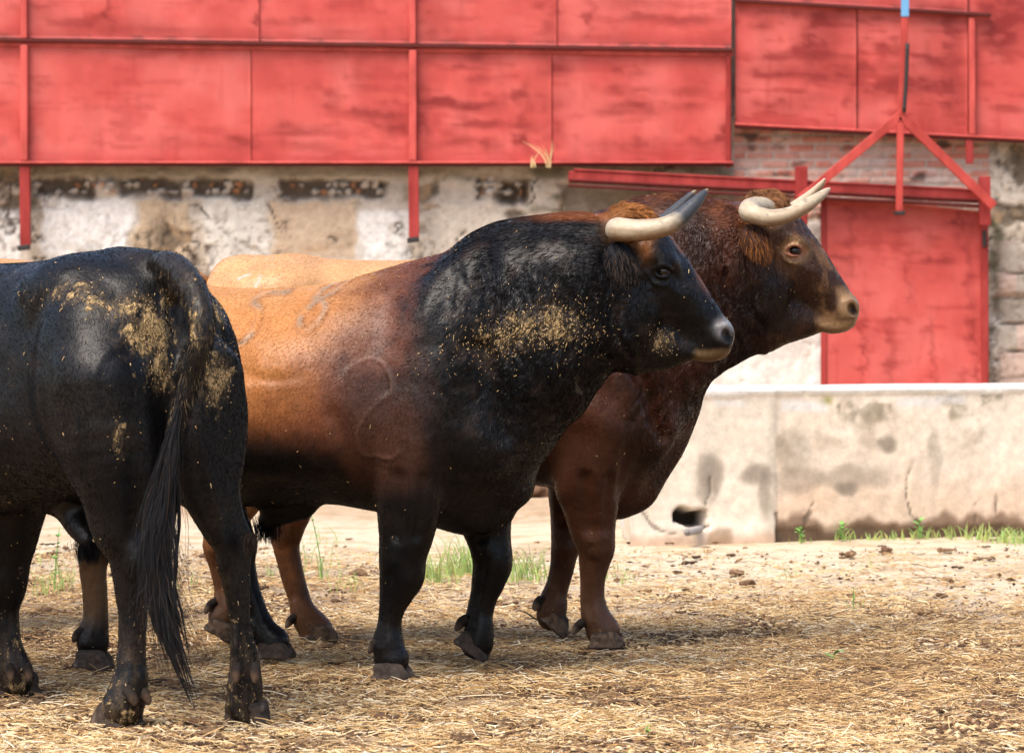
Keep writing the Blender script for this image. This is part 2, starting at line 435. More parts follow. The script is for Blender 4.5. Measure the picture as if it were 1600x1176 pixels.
def hoof_part(root, toe, ang, pitch, mat, base, sc=1.0, dirt=.5, dew=None, dewmat=None):
    """cloven hoof: toe = (x, y, z) ground point under the hoof's middle, ang = heading in the bull's frame"""
    c = Clay(axis((-.09, .12, .0045)), axis((-.085, .085, .0045)), axis((-.02, .13, .0045)))
    for sd in (-1, 1):
        yy = .031 * sd
        c.tube([(.050, yy * .80, .014, .024, .022), (.020, yy, .032, .036, .031), (-.012, yy, .044, .036, .031), (-.030, yy, .048, .028, .028)], .006)
        c.tube([(.035, yy, -.004, .030, .030), (-.022, yy, .0, .033, .031)], .010)
    c.ell((-.004, 0, .062), (.046, .050, .034), .018, -.3)
    x, y, z = np.meshgrid(*c.ax, indexing='ij', sparse=True)
    cut = lambda d, k=.006: setattr(c, 'F', (np.maximum(c.F, d) + np.clip(k - np.abs(c.F - d), 0, None) ** 2 / k * .25).astype(np.float32))
    cut(np.broadcast_to(-z + 0 * x + 0 * y, c.F.shape), .004)
    cut(np.broadcast_to(x * .80 + z * .60 - .078 + 0 * y, c.F.shape))
    cut(np.broadcast_to(-x * .97 + z * .1 - .052 + 0 * y, c.F.shape))
    cut(np.broadcast_to(z * .95 - x * .22 - .060 + 0 * y, c.F.shape), .012)
    V, F = c.mesh(); V = smooth_mesh(V, F, 2)
    nz = fbm(V[:, 0] * 30 + toe[0] * 9, V[:, 1] * 30, V[:, 2] * 30, 3)
    nz2 = fbm(V[:, 0] * 70 + toe[0] * 9, V[:, 1] * 70, V[:, 2] * 70, 4); V = V + vnormals(V, F) * (nz * .004 + nz2 * .003 * sstep(.04, .0, V[:, 2]))[:, None]
    tp = 1.01 - .13 * np.clip(V[:, 2] / .06, 0, 1.2); V[:, 0] = V[:, 0] * tp; V[:, 1] = V[:, 1] * tp
    V0x, V0z = V[:, 0].copy(), V[:, 2].copy()
    ca, sa = math.cos(pitch), math.sin(pitch)                # heel up about the toe
    px = V[:, 0] - .075; V = np.stack([.075 + px * ca + V[:, 2] * sa, V[:, 1], -px * sa + V[:, 2] * ca], 1)
    ca, sa = math.cos(ang), math.sin(ang)
    W = np.stack([V[:, 0] * ca - V[:, 1] * sa, V[:, 0] * sa + V[:, 1] * ca, V[:, 2]], 1) * sc + np.asarray(toe)
    col = np.tile(np.asarray(base, float), (len(V), 1))
    col = mixc(col, (.13, .085, .055), sstep(-.1, .5, nz) * dirt)
    col = mixc(col, (.06, .04, .03), sstep(.02, .0, V[:, 2]) * .8)
    rim = V0z * .95 - V0x * .22; st = fbm(V0x * 25, V[:, 1] * 90, V0z * 25, 8, 2)
    col = mixc(col, (.19, .145, .105), sstep(.15, .6, st) * .6); col = mixc(col, (.035, .024, .018), sstep(-.1, .4, nz2 + .5 * nz) * .85)
    col = mixc(col, (.022, .018, .016), sstep(.046, .056, rim + .014 * nz) * .85)
    col = mixc(col, (.07, .05, .04), sstep(0, .6, nz) * .5)
    h = mesh_obj('hoof', W, F, mat, root, col=col)
    return h

def dewclaw_parts(root, p, ang, mat, sc=1.0, col=(.10, .07, .055)):
    for sd in (-1, 1):
        N = catmull([(.014, 0, .010, .013), (-.004, 0, .0, .0155), (-.016, 0, -.014, .0135), (-.024, 0, -.027, .008), (-.027, 0, -.034, .003)], 4)
        V, F = tube_mesh(N * 1.0, 10)
        V = V * sc; V[:, 1] += .026 * sd * sc
        ca, sa = math.cos(ang), math.sin(ang)
        V = np.stack([V[:, 0] * ca - V[:, 1] * sa, V[:, 0] * sa + V[:, 1] * ca, V[:, 2]], 1) + np.asarray(p)
        tz = np.repeat(np.linspace(0, 1, len(N)), 10)
        nzz = fbm(V[:, 0] * 60, V[:, 1] * 60, V[:, 2] * 60, 6, 3); V = V + (nzz * .0022)[:, None]
        mesh_obj('dewclaw', V, F, mat, root, col=mixc(mixc(np.tile(np.array([.020, .015, .012]), (len(V), 1)), np.asarray(col), sstep(.30, .62, tz)), (.03, .02, .015), sstep(0, .5, nzz) * .7))

# ---- fur strands -------------------------------------------------
def hair_obj(name, pts, rad, col, mat, parent):
    """pts (n, k, 3), rad (n, k), col (n, 3)"""
    n, k = pts.shape[:2]
    hc = bpy.data.hair_curves.new(name); hc.add_curves([k] * n)
    hc.position_data.foreach_set('vector', pts.astype(np.float32).ravel())
    a = hc.attributes.get('radius') or hc.attributes.new('radius', 'FLOAT', 'POINT')
    a.data.foreach_set('value', rad.astype(np.float32).ravel())
    a = hc.attributes.new('Col', 'FLOAT_COLOR', 'CURVE')
    c4 = np.ones((n, 4), dtype=np.float32); c4[:, :3] = col; a.data.foreach_set('color', c4.ravel())
    hc.materials.append(mat)
    o = bpy.data.objects.new(name, hc); SC.collection.objects.link(o); o.parent = parent
    return o

def sample_surface(V, F, n, weight=None, rng=RNG):
    a, b, c, d = V[F[:, 0]], V[F[:, 1]], V[F[:, 2]], V[F[:, 3]]
    ar = np.linalg.norm(np.cross(c - a, d - b), axis=1) * .5
    if weight is not None: ar = ar * weight
    i = rng.choice(len(F), n, p=ar / ar.sum()); u, v = rng.random((2, n, 1))
    p = (a[i] * (1 - u) + b[i] * u) * (1 - v) + (d[i] * (1 - u) + c[i] * u) * v
    return i, p

def coat(root, V, F, N, colf, lenf, n, mat, flow, weight=None, seed=1, rad=.00045, name='fur'):
    rng = np.random.default_rng(seed)
    i, p = sample_surface(V, F, n, weight, rng)
    nn = N[F[i, 0]] + N[F[i, 2]]; nn /= np.linalg.norm(nn, axis=1, keepdims=True) + 1e-9
    d = flow(p)                                             # flow direction field
    w = 2.2
    f1 = fbm(p[:, 0] * 9, p[:, 1] * 9, p[:, 2] * 9, seed + 3, 2)[:, None]; f2 = fbm(p[:, 0] * 42, p[:, 1] * 42, p[:, 2] * 42, seed + 5, 2)[:, None]
    side = np.cross(nn, d)
    d = d + side * (f1 * .5 + f2 * .22) + rng.normal(0, .12, (n, 3))
    d = d - nn * np.sum(d * nn, 1, keepdims=True); d /= np.linalg.norm(d, axis=1, keepdims=True) + 1e-9
    L = lenf(p)[:, None] * (.7 + .6 * rng.random((n, 1)))
    lift = .07 + .06 * f2
    p0 = p - nn * .001
    p1 = p + d * L * .45 + nn * L * lift * .6
    p2 = p + d * L + nn * L * lift * .75
    pts = np.stack([p0, p1, p2], 1)
    R = np.stack([np.full(n, rad), np.full(n, rad * .9), np.full(n, rad * .15)], 1)
    col = colf(p) * .85 * (1 + .12 * rng.normal(0, 1, (n, 1))).clip(.4, 1.8)
    return hair_obj(name, pts, R, col, mat, root)

def lock_hair(root, roots, dirs, L, mat, col, name, clump=.3, curl=.0, gravity=.5, k=7, seed=2, rad=.0006, n_clumps=40, freq=9.):
    """long hair hanging from given roots; strands gather into locks"""
    rng = np.random.default_rng(seed); n = len(roots)
    ci = rng.integers(0, n, n_clumps); cp = roots[ci]
    own = np.argmin(((roots[:, None] - cp[None]) ** 2).sum(2), 1)
    L = np.broadcast_to(L, (n,))
    cl = L[ci]; cdir = dirs[ci] + rng.normal(0, .10, (n_clumps, 3)); ph = rng.random((n_clumps, 3)) * 6.3
    def path(r, d, l, phs):
        out = [r]; q = r.copy(); v = d / (np.linalg.norm(d, axis=1, keepdims=True) + 1e-9)
        for j in range(1, k):
            t = j / (k - 1)
            v = v + np.array([0, 0, -gravity / (k - 1) * 2.2]); v /= np.linalg.norm(v, axis=1, keepdims=True)
            w = np.stack([np.sin(phs[:, 0] + freq * t), np.cos(phs[:, 1] + freq * .8 * t), np.sin(phs[:, 2] + freq * .6 * t)], 1) * curl
            vv = v + w
            q = q + vv * (l / (k - 1))[:, None]; out.append(q)
        return np.stack(out, 1)
    guide = path(cp, cdir, cl, ph)
    mine = path(roots, dirs + rng.normal(0, .12, (n, 3)), L * (.75 + .35 * rng.random(n)), ph[own] + rng.normal(0, .5, (n, 3)))
    t = np.linspace(0, 1, k)[None, :, None]
    g = guide[own]; w = clump * np.sqrt(t)
    pts = mine * (1 - w) + (g + (roots - cp[own])[:, None] * (1 - .8 * t)) * w
    R = np.tile(np.linspace(1, .25, k), (n, 1)) * rad
    c = np.asarray(col); c = np.broadcast_to(c, (n, 3)) * (1 + .25 * rng.normal(0, 1, (n, 1))).clip(.4, 2)
    return hair_obj(name, pts, R, c, mat, root)

def flecks(root, V, F, N, mask, n, seed, px2=None):
    """bits of straw and dried mud caught in the coat"""
    rng = np.random.default_rng(seed); w = mask[F[:, 0]] + .004
    i, p = sample_surface(V, F, n, w, rng); nn = N[F[i, 0]]
    d = rng.normal(0, 1, (n, 3)); d[:, 2] -= 1.6; d = d - nn * np.sum(d * nn, 1, keepdims=True); d /= np.linalg.norm(d, axis=1, keepdims=True) + 1e-9
    L = rng.gamma(1.6, .0011, n)[:, None] + .0007; q = p + nn * .003
    pts = np.stack([q - d * L, q + nn * .001, q + d * L], 1); R = rng.uniform(.0004, .0011, (n, 1)) * np.array([[1, 1.2, .7]])
    pal = np.array([[.45, .30, .13], [.33, .21, .09], [.55, .40, .20], [.22, .14, .07]])
    return hair_obj('straw_flecks', pts, R, pal[rng.integers(0, 4, n)], M_STRAND, root)
# ------------------------------------------------------------------ materials
class NT:
    def __init__(s, name):
        s.m = bpy.data.materials.new(name); s.m.use_nodes = True; s.t = s.m.node_tree; s.t.nodes.clear()
        s.out = s.n('OutputMaterial')
    def n(s, ty, **kw):
        nd = s.t.nodes.new('ShaderNode' + ty)
        for k, v in kw.items():
            if hasattr(nd, k): setattr(nd, k, v)
        return nd
    def l(s, a, b): s.t.links.new(a, b)
    def set(s, sock, v):
        if hasattr(v, 'is_output') or hasattr(v, 'links'): s.l(v, sock)
        else: sock.default_value = v
    def coord(s, kind='Object', scale=(1, 1, 1)):
        tc = s.n('TexCoord'); mp = s.n('Mapping'); s.l(tc.outputs[kind], mp.inputs[0]); mp.inputs['Scale'].default_value = scale
        return mp.outputs[0]
    def noise(s, vec, scale, detail=4, rough=.55, dist=0.0):
        nd = s.n('TexNoise'); s.l(vec, nd.inputs['Vector']); nd.inputs['Scale'].default_value = scale
        nd.inputs['Detail'].default_value = detail; nd.inputs['Roughness'].default_value = rough; nd.inputs['Distortion'].default_value = dist
        return nd.outputs['Fac']
    def vcol(s, vec, scale):
        nd = s.n('TexNoise'); s.l(vec, nd.inputs['Vector']); nd.inputs['Scale'].default_value = scale; return nd.outputs['Color']
    def ramp(s, fac, stops):
        nd = s.n('ValToRGB'); e = nd.color_ramp.elements
        while len(e) < len(stops): e.new(.5)
        for el, (p, c) in zip(e, stops):
            el.position = p; el.color = (c, c, c, 1) if np.isscalar(c) else (*c, 1)
        s.l(fac, nd.inputs[0]); return nd.outputs[0]
    def mix(s, f, a, b, mode='MIX'):
        nd = s.n('Mix', data_type='RGBA', blend_type=mode)
        s.set(nd.inputs[0], f)
        for i, v in ((6, a), (7, b)):
            if isinstance(v, tuple): nd.inputs[i].default_value = (*v, 1)[:4]
            else: s.l(v, nd.inputs[i])
        return nd.outputs[2]
    def math(s, op, a, b=None, c=None):
        nd = s.n('Math', operation=op)
        for i, v in enumerate((a, b, c)):
            if v is not None: s.set(nd.inputs[i], v)
        return nd.outputs[0]
    def attr(s, name, out='Color'):
        nd = s.n('Attribute'); nd.attribute_name = name; return nd.outputs[out]
    def bump(s, h, strength=.5, dist=.01, normal=None):
        nd = s.n('Bump'); s.l(h, nd.inputs['Height']); nd.inputs['Strength'].default_value = strength; nd.inputs['Distance'].default_value = dist
        if normal is not None: s.l(normal, nd.inputs['Normal'])
        return nd.outputs[0]
    def bsdf(s, col, rough=.6, normal=None, **kw):
        b = s.n('BsdfPrincipled')
        if isinstance(col, tuple): b.inputs['Base Color'].default_value = (*col, 1)
        else: s.l(col, b.inputs['Base Color'])
        s.set(b.inputs['Roughness'], rough)
        if normal is not None: s.l(normal, b.inputs['Normal'])
        for k, v in kw.items(): s.set(b.inputs[k.replace('_', ' ')], v)
        s.l(b.outputs[0], s.out.inputs[0]); return b

def mat_hide():
    s = NT('hide'); v = s.coord()
    col = s.attr('Col'); mud = s.attr('mud', 'Fac')
    hair = s.noise(s.coord(scale=(1, 1, .35)), 160, 3, .6, .4)
    big = s.noise(v, 7, 5, .6)
    c = s.mix(s.ramp(hair, [(.3, .0), (.75, 1.)]), s.mix(.35, col, (.0, .0, .0)), col)
    c = s.mix(1.0, c, s.ramp(big, [(.25, .72), (.75, 1.15)]), 'MULTIPLY')
    cr = s.n('TexVoronoi', feature='DISTANCE_TO_EDGE'); s.l(s.mix(.06, s.coord(scale=(1, 1, .75)), s.vcol(v, 30), 'ADD'), cr.inputs['Vector']); cr.inputs['Scale'].default_value = 75
    crack = s.ramp(cr.outputs['Distance'], [(.03, 0.), (.14, 1.)])
    mn = s.math('ADD', s.math('MULTIPLY', s.ramp(s.noise(v, 22, 3, .6, .6), [(.32, 0.), (.68, 1.)]), .7), s.math('MULTIPLY', s.ramp(s.noise(s.coord(scale=(1, 1, .5)), 70, 4, .7), [(.3, 0.), (.7, 1.)]), .50))
    m = s.math('ADD', mud, s.math('SUBTRACT', mn, .62))
    m = s.math('MULTIPLY', s.ramp(m, [(.50, 0.), (.74, .92)]), s.math('MAXIMUM', crack, s.ramp(s.noise(v, 40, 2), [(.45, 0.), (.6, .8)])))
    mc = s.mix(s.noise(v, 60, 3), (.33, .205, .085), (.60, .42, .20))
    dust = s.attr('dust', 'Fac')
    c = s.mix(s.math('MULTIPLY', dust, s.ramp(s.noise(v, 90, 4, .7), [(.40, 0.), (.75, .5)])), c, (.15, .11, .075))
    sm = s.math('MULTIPLY', s.ramp(s.math('ADD', mud, s.math('SUBTRACT', s.ramp(s.noise(s.coord(scale=(1, 1, .45)), 45, 5, .7), [(.3, 0.), (.7, 1.)]), .62)), [(.10, 0.), (.75, .42)]), s.ramp(mud, [(.06, 0.), (.35, 1.)]))
    c = s.mix(sm, c, (.17, .115, .06))
    c = s.mix(m, c, mc)
    h = s.math('ADD', s.math('MULTIPLY', hair, .4), s.math('MULTIPLY', m, 1.2))
    n = s.bump(h, .55, .004)
    n = s.bump(s.noise(v, 26, 5, .6), .25, .012, n)
    wn = s.n('TexNoise'); s.l(s.coord(scale=(1.6, 1.6, .5)), wn.inputs['Vector']); wn.inputs['Scale'].default_value = 26; wn.inputs['Detail'].default_value = 3; wn.inputs['Distortion'].default_value = 1.2
    wf = s.math('MULTIPLY', s.math('ABSOLUTE', s.math('SUBTRACT', wn.outputs['Fac'], .5)), s.attr('wr', 'Fac')); n = s.bump(wf, 1.0, .05, n)
    s.bsdf(c, s.ramp(m, [(0, .35), (1, .92)]), n, Specular_IOR_Level=.21)
    return s.m

def mat_hair(name='hair_strand', rough=.42, spec=.045):
    s = NT(name); s.bsdf(s.attr('Col'), rough, Specular_IOR_Level=spec); return s.m

def mat_col(name, rough=.5, bump=.3, bscale=60, spec=.4, mul=1.0, coat=0.0):
    s = NT(name); v = s.coord(); nz = s.noise(v, bscale, 5, .6)
    c = s.mix(1.0, s.attr('Col'), s.ramp(nz, [(.25, .78), (.75, 1.12)]), 'MULTIPLY')
    s.bsdf(c, rough, s.bump(nz, bump, .004), Specular_IOR_Level=spec, Coat_Weight=coat); return s.m

def mat_plain(name, col, rough=.3, spec=.5, coat=0.):
    s = NT(name); s.bsdf(col, rough, Specular_IOR_Level=spec, Coat_Weight=coat, Coat_Roughness=.05); return s.m

M_HIDE = mat_hide(); M_STRAND = mat_hair(); M_HORN = mat_col('horn', .48, .35, 70, .4, coat=.05)
M_HOOF = mat_col('hoof', .8, .9, 50, .12); M_EAR = mat_col('ear_skin', .7, .5, 120, .2)
M_EYE = mat_plain('eye_dark', (.010, .006, .004), .12, .5, 0.)

# colours of coats, linear
BLACK = np.array([.0038, .0038, .0048]); TAN = np.array([.52, .24, .085]); BLACKF = np.array([.003, .003, .0038]); RUST = np.array([.20, .065, .025]); CREAM = np.array([.62, .42, .22])

def head_mapper(fr, nx, yaw_deg, ex, ey, sc):
    """drawing pixels (eye at 1035, 422) -> this bull's frame; the head turns about the neck at photo column nx"""
    fh = Frame(0, 10, yaw_deg); w = fr.l2w(fr.loc(nx, 450, 0)[None])[0]; fh.o = np.array([w[0], w[1], 0.])
    def hp(px, py, y):
        p = fh.loc(ex + (px - 1035) * sc, ey + (py - 422) * sc, -abs(y)); p[1] = y
        return fr.w2l(fh.l2w(p[None])[0])
    def inv(p):                                             # local points -> drawing pixels and sideways metres
        w = fr.l2w(p); d = w[:, :2] - fh.o[:2]; q = np.stack([d @ fh.h, d @ fh.l, w[:, 2]], 1); y = q[:, 1].copy(); q[:, 1] = -np.abs(y)
        px, py = fh.px(q); return 1035 + (px - ex) / sc, 422 + (py - ey) / sc, y
    return hp, inv, math.radians(yaw_deg) - fr.rz

def side_cols(col, nose, px, py, p, kind):
    return col

HORN_B = [(1000, 362, .060, 15), (976, 360, .125, 18), (965, 359, .185, 18.5), (973, 359, .24, 18), (1000, 360, .275, 16.6), (1035, 355, .285, 15), (1062, 341, .275, 13), (1084, 320, .255, 10.5), (1098, 304, .235, 6), (1106, 296, .225, 2.2)]
HORN_C = [(1000, 356, .060, 15), (978, 350, .115, 18), (962, 353, .17, 18.5), (963, 360, .245, 17.5), (992, 368, .27, 14.8), (1024, 363, .275, 12.8), (1052, 350, .262, 12), (1076, 334, .235, 9), (1090, 323, .21, 5.5), (1097, 318, .20, 2.2)]

def blend_px(fr, S):
    return lambda p: fr.prof(p)

EAR_ROWS = [(960, 386, .130, 8, .012), (962, 391, .165, 15, .024), (965, 400, .205, 21, .032), (973, 413, .235, 20, .028), (982, 425, .25, 12, .016), (987, 432, .255, 3, .005)]
def finish_head(root, hp, hinv, S, body, V, F, N, fr, earcol, tuftcol, pollcol, seed):
    """ears with their hair, and the curls on the poll"""
    rng = np.random.default_rng(seed)
    for sd in (-1, 1):
        e = ear_part(EAR_ROWS, hp, S, root, M_EAR, earcol, sd)
        EV = np.array([v.co[:] for v in e.data.vertices]); EN = np.array([v.normal[:] for v in e.data.vertices])
        i = rng.integers(0, len(EV), 5200); r = EV[i] + rng.normal(0, .003, (len(i), 3))
        tip = hp(990, 440, .26 * sd) - hp(960, 386, .13 * sd); tip /= np.linalg.norm(tip)
        d = tip[None] * 1.0 + EN[i] * .55 + rng.normal(0, .12, (len(i), 3))
        t = np.clip(((r - hp(960, 386, .13 * sd)) @ tip) / .14, 0, 1)
        col = np.where((rng.random(len(i)) < .02 + .22 * t ** 2)[:, None], np.asarray(tuftcol)[None], np.asarray(earcol)[None])
        lock_hair(e, r, d, .016 + .022 * t, M_STRAND, col, 'ear_hair', clump=.45, gravity=.5, k=5, seed=seed + sd, rad=.00045, n_clumps=160)
    hx, hy, hl = hinv(V)
    m = (np.abs(hl) < .10) & (hx > 955) & (hx < 1014) & (hy < 366) & (N[:, 2] > -.1)
    idx = np.where(m)[0]; i = rng.choice(idx, 6500); r = V[i] + rng.normal(0, .002, (len(i), 3))
    ca, sa = math.cos(HYAW), math.sin(HYAW)
    u = fbm(r[:, 0] * 22, r[:, 1] * 22, r[:, 2] * 22, seed, 2) * 4
    d = N[i] * .5 + np.stack([.7 * ca + .6 * np.cos(u), .7 * sa + .6 * np.sin(u), -.35 + 0 * u], 1)
    col = np.asarray(pollcol)[None] * (1 + .35 * np.sin(u * 3)[:, None])
    lock_hair(root, r, d, .030 + .022 * rng.random(len(i)), M_STRAND, col, 'poll_hair', clump=.7, curl=.75, gravity=.35, k=9, seed=seed, rad=.0006, n_clumps=170, freq=8)

def sheath_tuft(root, c, col, seed, n=700, L=.09, r=.025):
    rng = np.random.default_rng(seed); rt = np.asarray(c) + rng.normal(0, 1, (n, 3)) * np.array([r, r * .6, r * .5])
    lock_hair(root, rt, np.tile([.1, 0, -1.], (n, 1)), L * (.6 + .6 * rng.random(n)), M_STRAND, col, 'belly_tuft', clump=.6, curl=.25, gravity=.3, k=6, seed=seed, rad=.0007, n_clumps=24)

def make_bull_b():
    global HYAW
    fr = Frame(500, 12.2, -14)
    S = 12.12 / FPX
    root = empty('bull', fr.o, fr.rz)
    tag(root, 'tan and black bull in the middle with dark tipped horns and branded flank', 'bull', 'fighting bulls in the corral')
    L = lambda a, b, y: fr.loc(a, b, y)
    M = mirror_px(fr)
    x0, x1 = L(80, 600, 0)[0], L(1150, 600, 0)[0]; xh = L(915, 600, 0)[0]
    zt = L(500, 320, 0)[2]
    c = Clay(axis((x0 - .05, xh, .0085), (xh, x1 + .06, .0042)), axis((-.50, -.18, .0085), (-.18, .18, .0052), (.18, .50, .0085)), axis((-.01, 1.0, .0085), (1.0, 1.60, .0048)))
    T = []
    for r in [(92, 520, 590, .06, 2, 0), (97, 480, 635, .15, 2, 0), (112, 450, 670, .21, 2, 0), (140, 430, 705, .25, 2.1, .05), (180, 421, 735, .275, 2.2, .1), (230, 425, 757, .29, 2.2, .12), (280, 436, 772, .305, 2.2, .1), (330, 447, 783, .335, 2.2, .1),
              (400, 451, 791, .365, 2.2, .05), (460, 449, 790, .38, 2.2, .02), (520, 443, 787, .385, 2.2, .04), (580, 427, 796, .37, 2.2, .08), (640, 409, 810, .345, 2.1, .12), (700, 393, 822, .315, 2.1, .14),
              (740, 374, 824, .295, 2.1, .16), (780, 353, 792, .28, 2.1, .18), (820, 341, 752, .262, 2.1, .16), (850, 337, 715, .245, 2.1, .14), (880, 337, 672, .225, 2.1, .12), (905, 338, 650, .205, 2.1, .1), (930, 340, 612, .185, 2.1, .05), (952, 342, 584, .165, 2.1, 0), (975, 362, 560, .14, 2, 0), (992, 400, 530, .10, 2, 0), (1004, 440, 490, .04, 2, 0)]:
        t = L(r[0], r[1], 0); b = L(r[0], r[2], 0)
        T.append((t[0], t[2], b[2], r[3], r[4], r[5]))
    c.slices(T, .03)
    g = lambda a, b, y, r, ry: list(L(a, b, y)) + [r * S, ry]
    # shoulders, forearms, chest
    for sd in (-1, 1):
        c.ell(M(690, 560, sd * .22), (.16, .115, .27), .08, -.25)
        c.ell(M(735, 470, sd * .16), (.12, .10, .18), .07, -.3)
        c.ell(M(640, 665, sd * .255), (.135, .085, .13), .05, .5)       # triceps
        c.ell(M(745, 680, sd * .19), (.11, .11, .14), .06, .2)          # point of the shoulder
        c.ell(M(830, 560, sd * .15), (.16, .09, .13), .08, .7)          # neck muscle
        c.ell(M(870, 430, sd * .11), (.15, .085, .11), .07, .1)
        c.ell(M(205, 480, sd * .20), (.10, .08, .07), .06, .1)          # hooks
        c.ell(M(185, 600, sd * .17), (.19, .125, .24), .07, .1)         # thigh
        c.ell(M(130, 540, sd * .12), (.07, .08, .10), .05)
        c.ell(M(455, 640, sd * .29), (.28, .10, .20), .09)              # barrel
    c.ell(L(735, 795, 0), (.14, .10, .075), .05, -.1)                  # brisket
    c.ell(L(785, 738, 0), (.08, .10, .12), .05, .7)
    c.ell(L(800, 400, 0), (.18, .12, .10), .05, .05)                     # crest
    c.ell(L(905, 372, 0), (.14, .10, .07), .05, 0)
    # sheath
    c.tube([g(470, 790, 0, 22, .05), (g(440, 800, 0, 20, .04)), g(418, 812, 0, 13, .03)], .05)
    # legs
    near_f = [g(676, 600, -.235, 62, .105), g(650, 690, -.255, 60, .105), g(640, 745, -.255, 54, .095), g(638, 790, -.25, 50, .085), g(634, 835, -.245, 42, .076), g(628, 868, -.24, 36, .068), g(626, 897, -.235, 32.5, .062), g(621, 922, -.232, 27, .053), g(613, 950, -.23, 20, .043), g(609, 975, -.228, 18.5, .040), g(606, 1000, -.226, 24, .050), g(608, 1016, -.224, 25, .050), g(611, 1028, -.222, 27, .052)]
    far_f = [g(745, 620, .20, 60, .10), g(755, 720, .235, 56, .10), g(757, 775, .24, 50, .09), g(760, 815, .24, 41, .08), g(766, 850, .24, 33, .068), g(769, 878, .24, 29, .06), g(764, 905, .238, 26, .05), g(757, 930, .235, 21, .043), g(750, 958, .232, 20, .041), g(749, 978, .23, 22, .046), g(747, 993, .23, 24, .050), g(745, 1004, .23, 26, .052)]
    near_h = [g(190, 600, -.16, 95, .13), g(205, 690, -.18, 80, .12), g(195, 760, -.19, 55, .095), g(168, 815, -.195, 36, .065), g(148, 858, -.195, 27, .048), g(146, 890, -.195, 21, .040), g(150, 930, -.195, 18.5, .037), g(150, 965, -.195, 19, .040), g(145, 988, -.195, 24, .048), g(145, 1004, -.195, 26, .050)]
    far_h = [g(215, 610, .14, 90, .12), g(270, 690, .17, 80, .11), g(320, 750, .18, 55, .09), g(352, 800, .185, 36, .065), g(374, 850, .19, 27, .048), g(380, 885, .19, 21, .040), g(392, 930, .19, 18, .037), g(404, 965, .19, 19, .040), g(416, 989, .19, 23, .048), g(428, 1002, .19, 26, .052)]
    for N in (near_f, far_f, near_h, far_h): leg_clay(c, N, .04)
    for sd, kx, ky, hx, hy in ((-1, 640, 897, 0, 0), (1, 780, 874, 0, 0)):
        c.ell(L(kx - 2, ky, sd * .238), (.040, .045, .055), .03)
    # stifle
    c.ell(L(262, 705, -.19), (.13, .09, .14), .06)
    hp, hinv, HYAW = head_mapper(fr, 960, 2, 1035, 422, 1.0)
    head_clay(c, hp, S)
    # modelling of surfaces: grooves and folds
    for sd in (-1, 1):
        gm = lambda a, b, y, r: list(M(a, b, sd * y)) + [r * S, r * S]
        c.tube([gm(706, 425, .275, 5), gm(692, 470, .325, 6), gm(680, 530, .36, 5)], .06, '-')
        c.tube([gm(588, 600, .41, 3), gm(586, 640, .41, 5), gm(586, 690, .40, 6), gm(584, 735, .375, 7)], .04, '-')       # behind the shoulder
        c.tube([gm(700, 690, .37, 4), gm(694, 745, .345, 6), gm(686, 780, .33, 6)], .035, '-')
        c.tube([gm(752, 545, .30, 4), gm(772, 610, .29, 8), gm(790, 680, .25, 5)], .05, '-')
        c.tube([gm(905, 440, .225, 3), gm(900, 520, .225, 5), gm(885, 590, .215, 5)], .03, '-')
        c.tube([gm(600, 478, .355, 3), gm(622, 486, .355, 7), gm(645, 502, .35, 4)], .04, '-')
        c.tube([gm(375, 584, .395, 2), gm(425, 592, .41, 2.5), gm(500, 584, .425, 1.5)], .03, '-')
        c.tube([gm(520, 650, .41, 2), gm(540, 700, .39, 5), gm(548, 750, .34, 3)], .05, '-')
        c.tube([gm(930, 450, .205, 2.5), gm(930, 520, .20, 4), gm(922, 580, .18, 4)], .025, '-')
        c.ell(M(330, 560, sd * .40), (.10, .05, .10), .06, op='-')      # flank
        c.ell(M(300, 480, sd * .33), (.10, .05, .05), .06, .0, op='-')
    # uneven skin: low swell, ribs, neck wrinkles
    x, y, z = np.meshgrid(*c.ax, indexing='ij', sparse=True)
    xs, zs = c.ax[0], c.ax[2]
    XX, ZZ = np.meshgrid(xs, zs, indexing='ij')
    pxx = 500 + (XX) / S * .97; pzz = HORIZ - (ZZ - CAMH) / S
    neck = sstep(690, 760, pxx) * sstep(990, 900, pxx) * sstep(380, 450, pzz) * sstep(700, 600, pzz)
    wr = fbm(pxx / 13. + 2.5 * fbm(pxx / 60., pzz / 60., 0, 3, 2), pzz / 60., 0, 8, 3)
    rib = np.sin((pxx - .15 * (pzz - 600)) / 6.4) * sstep(400, 460, pxx) * sstep(600, 560, pxx) * sstep(540, 600, pzz) * sstep(740, 680, pzz)
    face = sstep(985, 1010, pxx) * sstep(1125, 1100, pxx) * sstep(560, 540, pzz)
    fw = fbm(pxx / 16. + 1.5 * fbm(pxx / 30., pzz / 30., 0, 5, 2), pzz / 22. + pxx / 30., 0, 18, 3)
    D = face * np.abs(fw) * .007 + neck * np.abs(wr) * .012 + rib * .0012 + fbm(XX * 7, ZZ * 7, 0, 4, 3) * .005
    c.F += D[:, None, :].astype(np.float32) * np.clip(np.abs(y) * 12 - .4, 0, 1)
    V, F = c.mesh(); V = smooth_mesh(V, F, 3)
    N = vnormals(V, F)
    brand = []
    for sdpts in ([(471, 456), (443, 456), (427, 463), (427, 473), (441, 483), (446, 499), (443, 519), (430, 533), (411, 538), (399, 531), (394, 521)],
                  [(521, 466), (529, 449), (550, 434), (561, 434), (556, 447), (545, 459), (528, 470), (518, 482), (512, 492), (512, 504), (525, 517), (539, 506), (546, 492), (545, 478), (532, 467), (521, 466)]):
        brand.append([tuple(q) for q in catmull(sdpts, 3)])
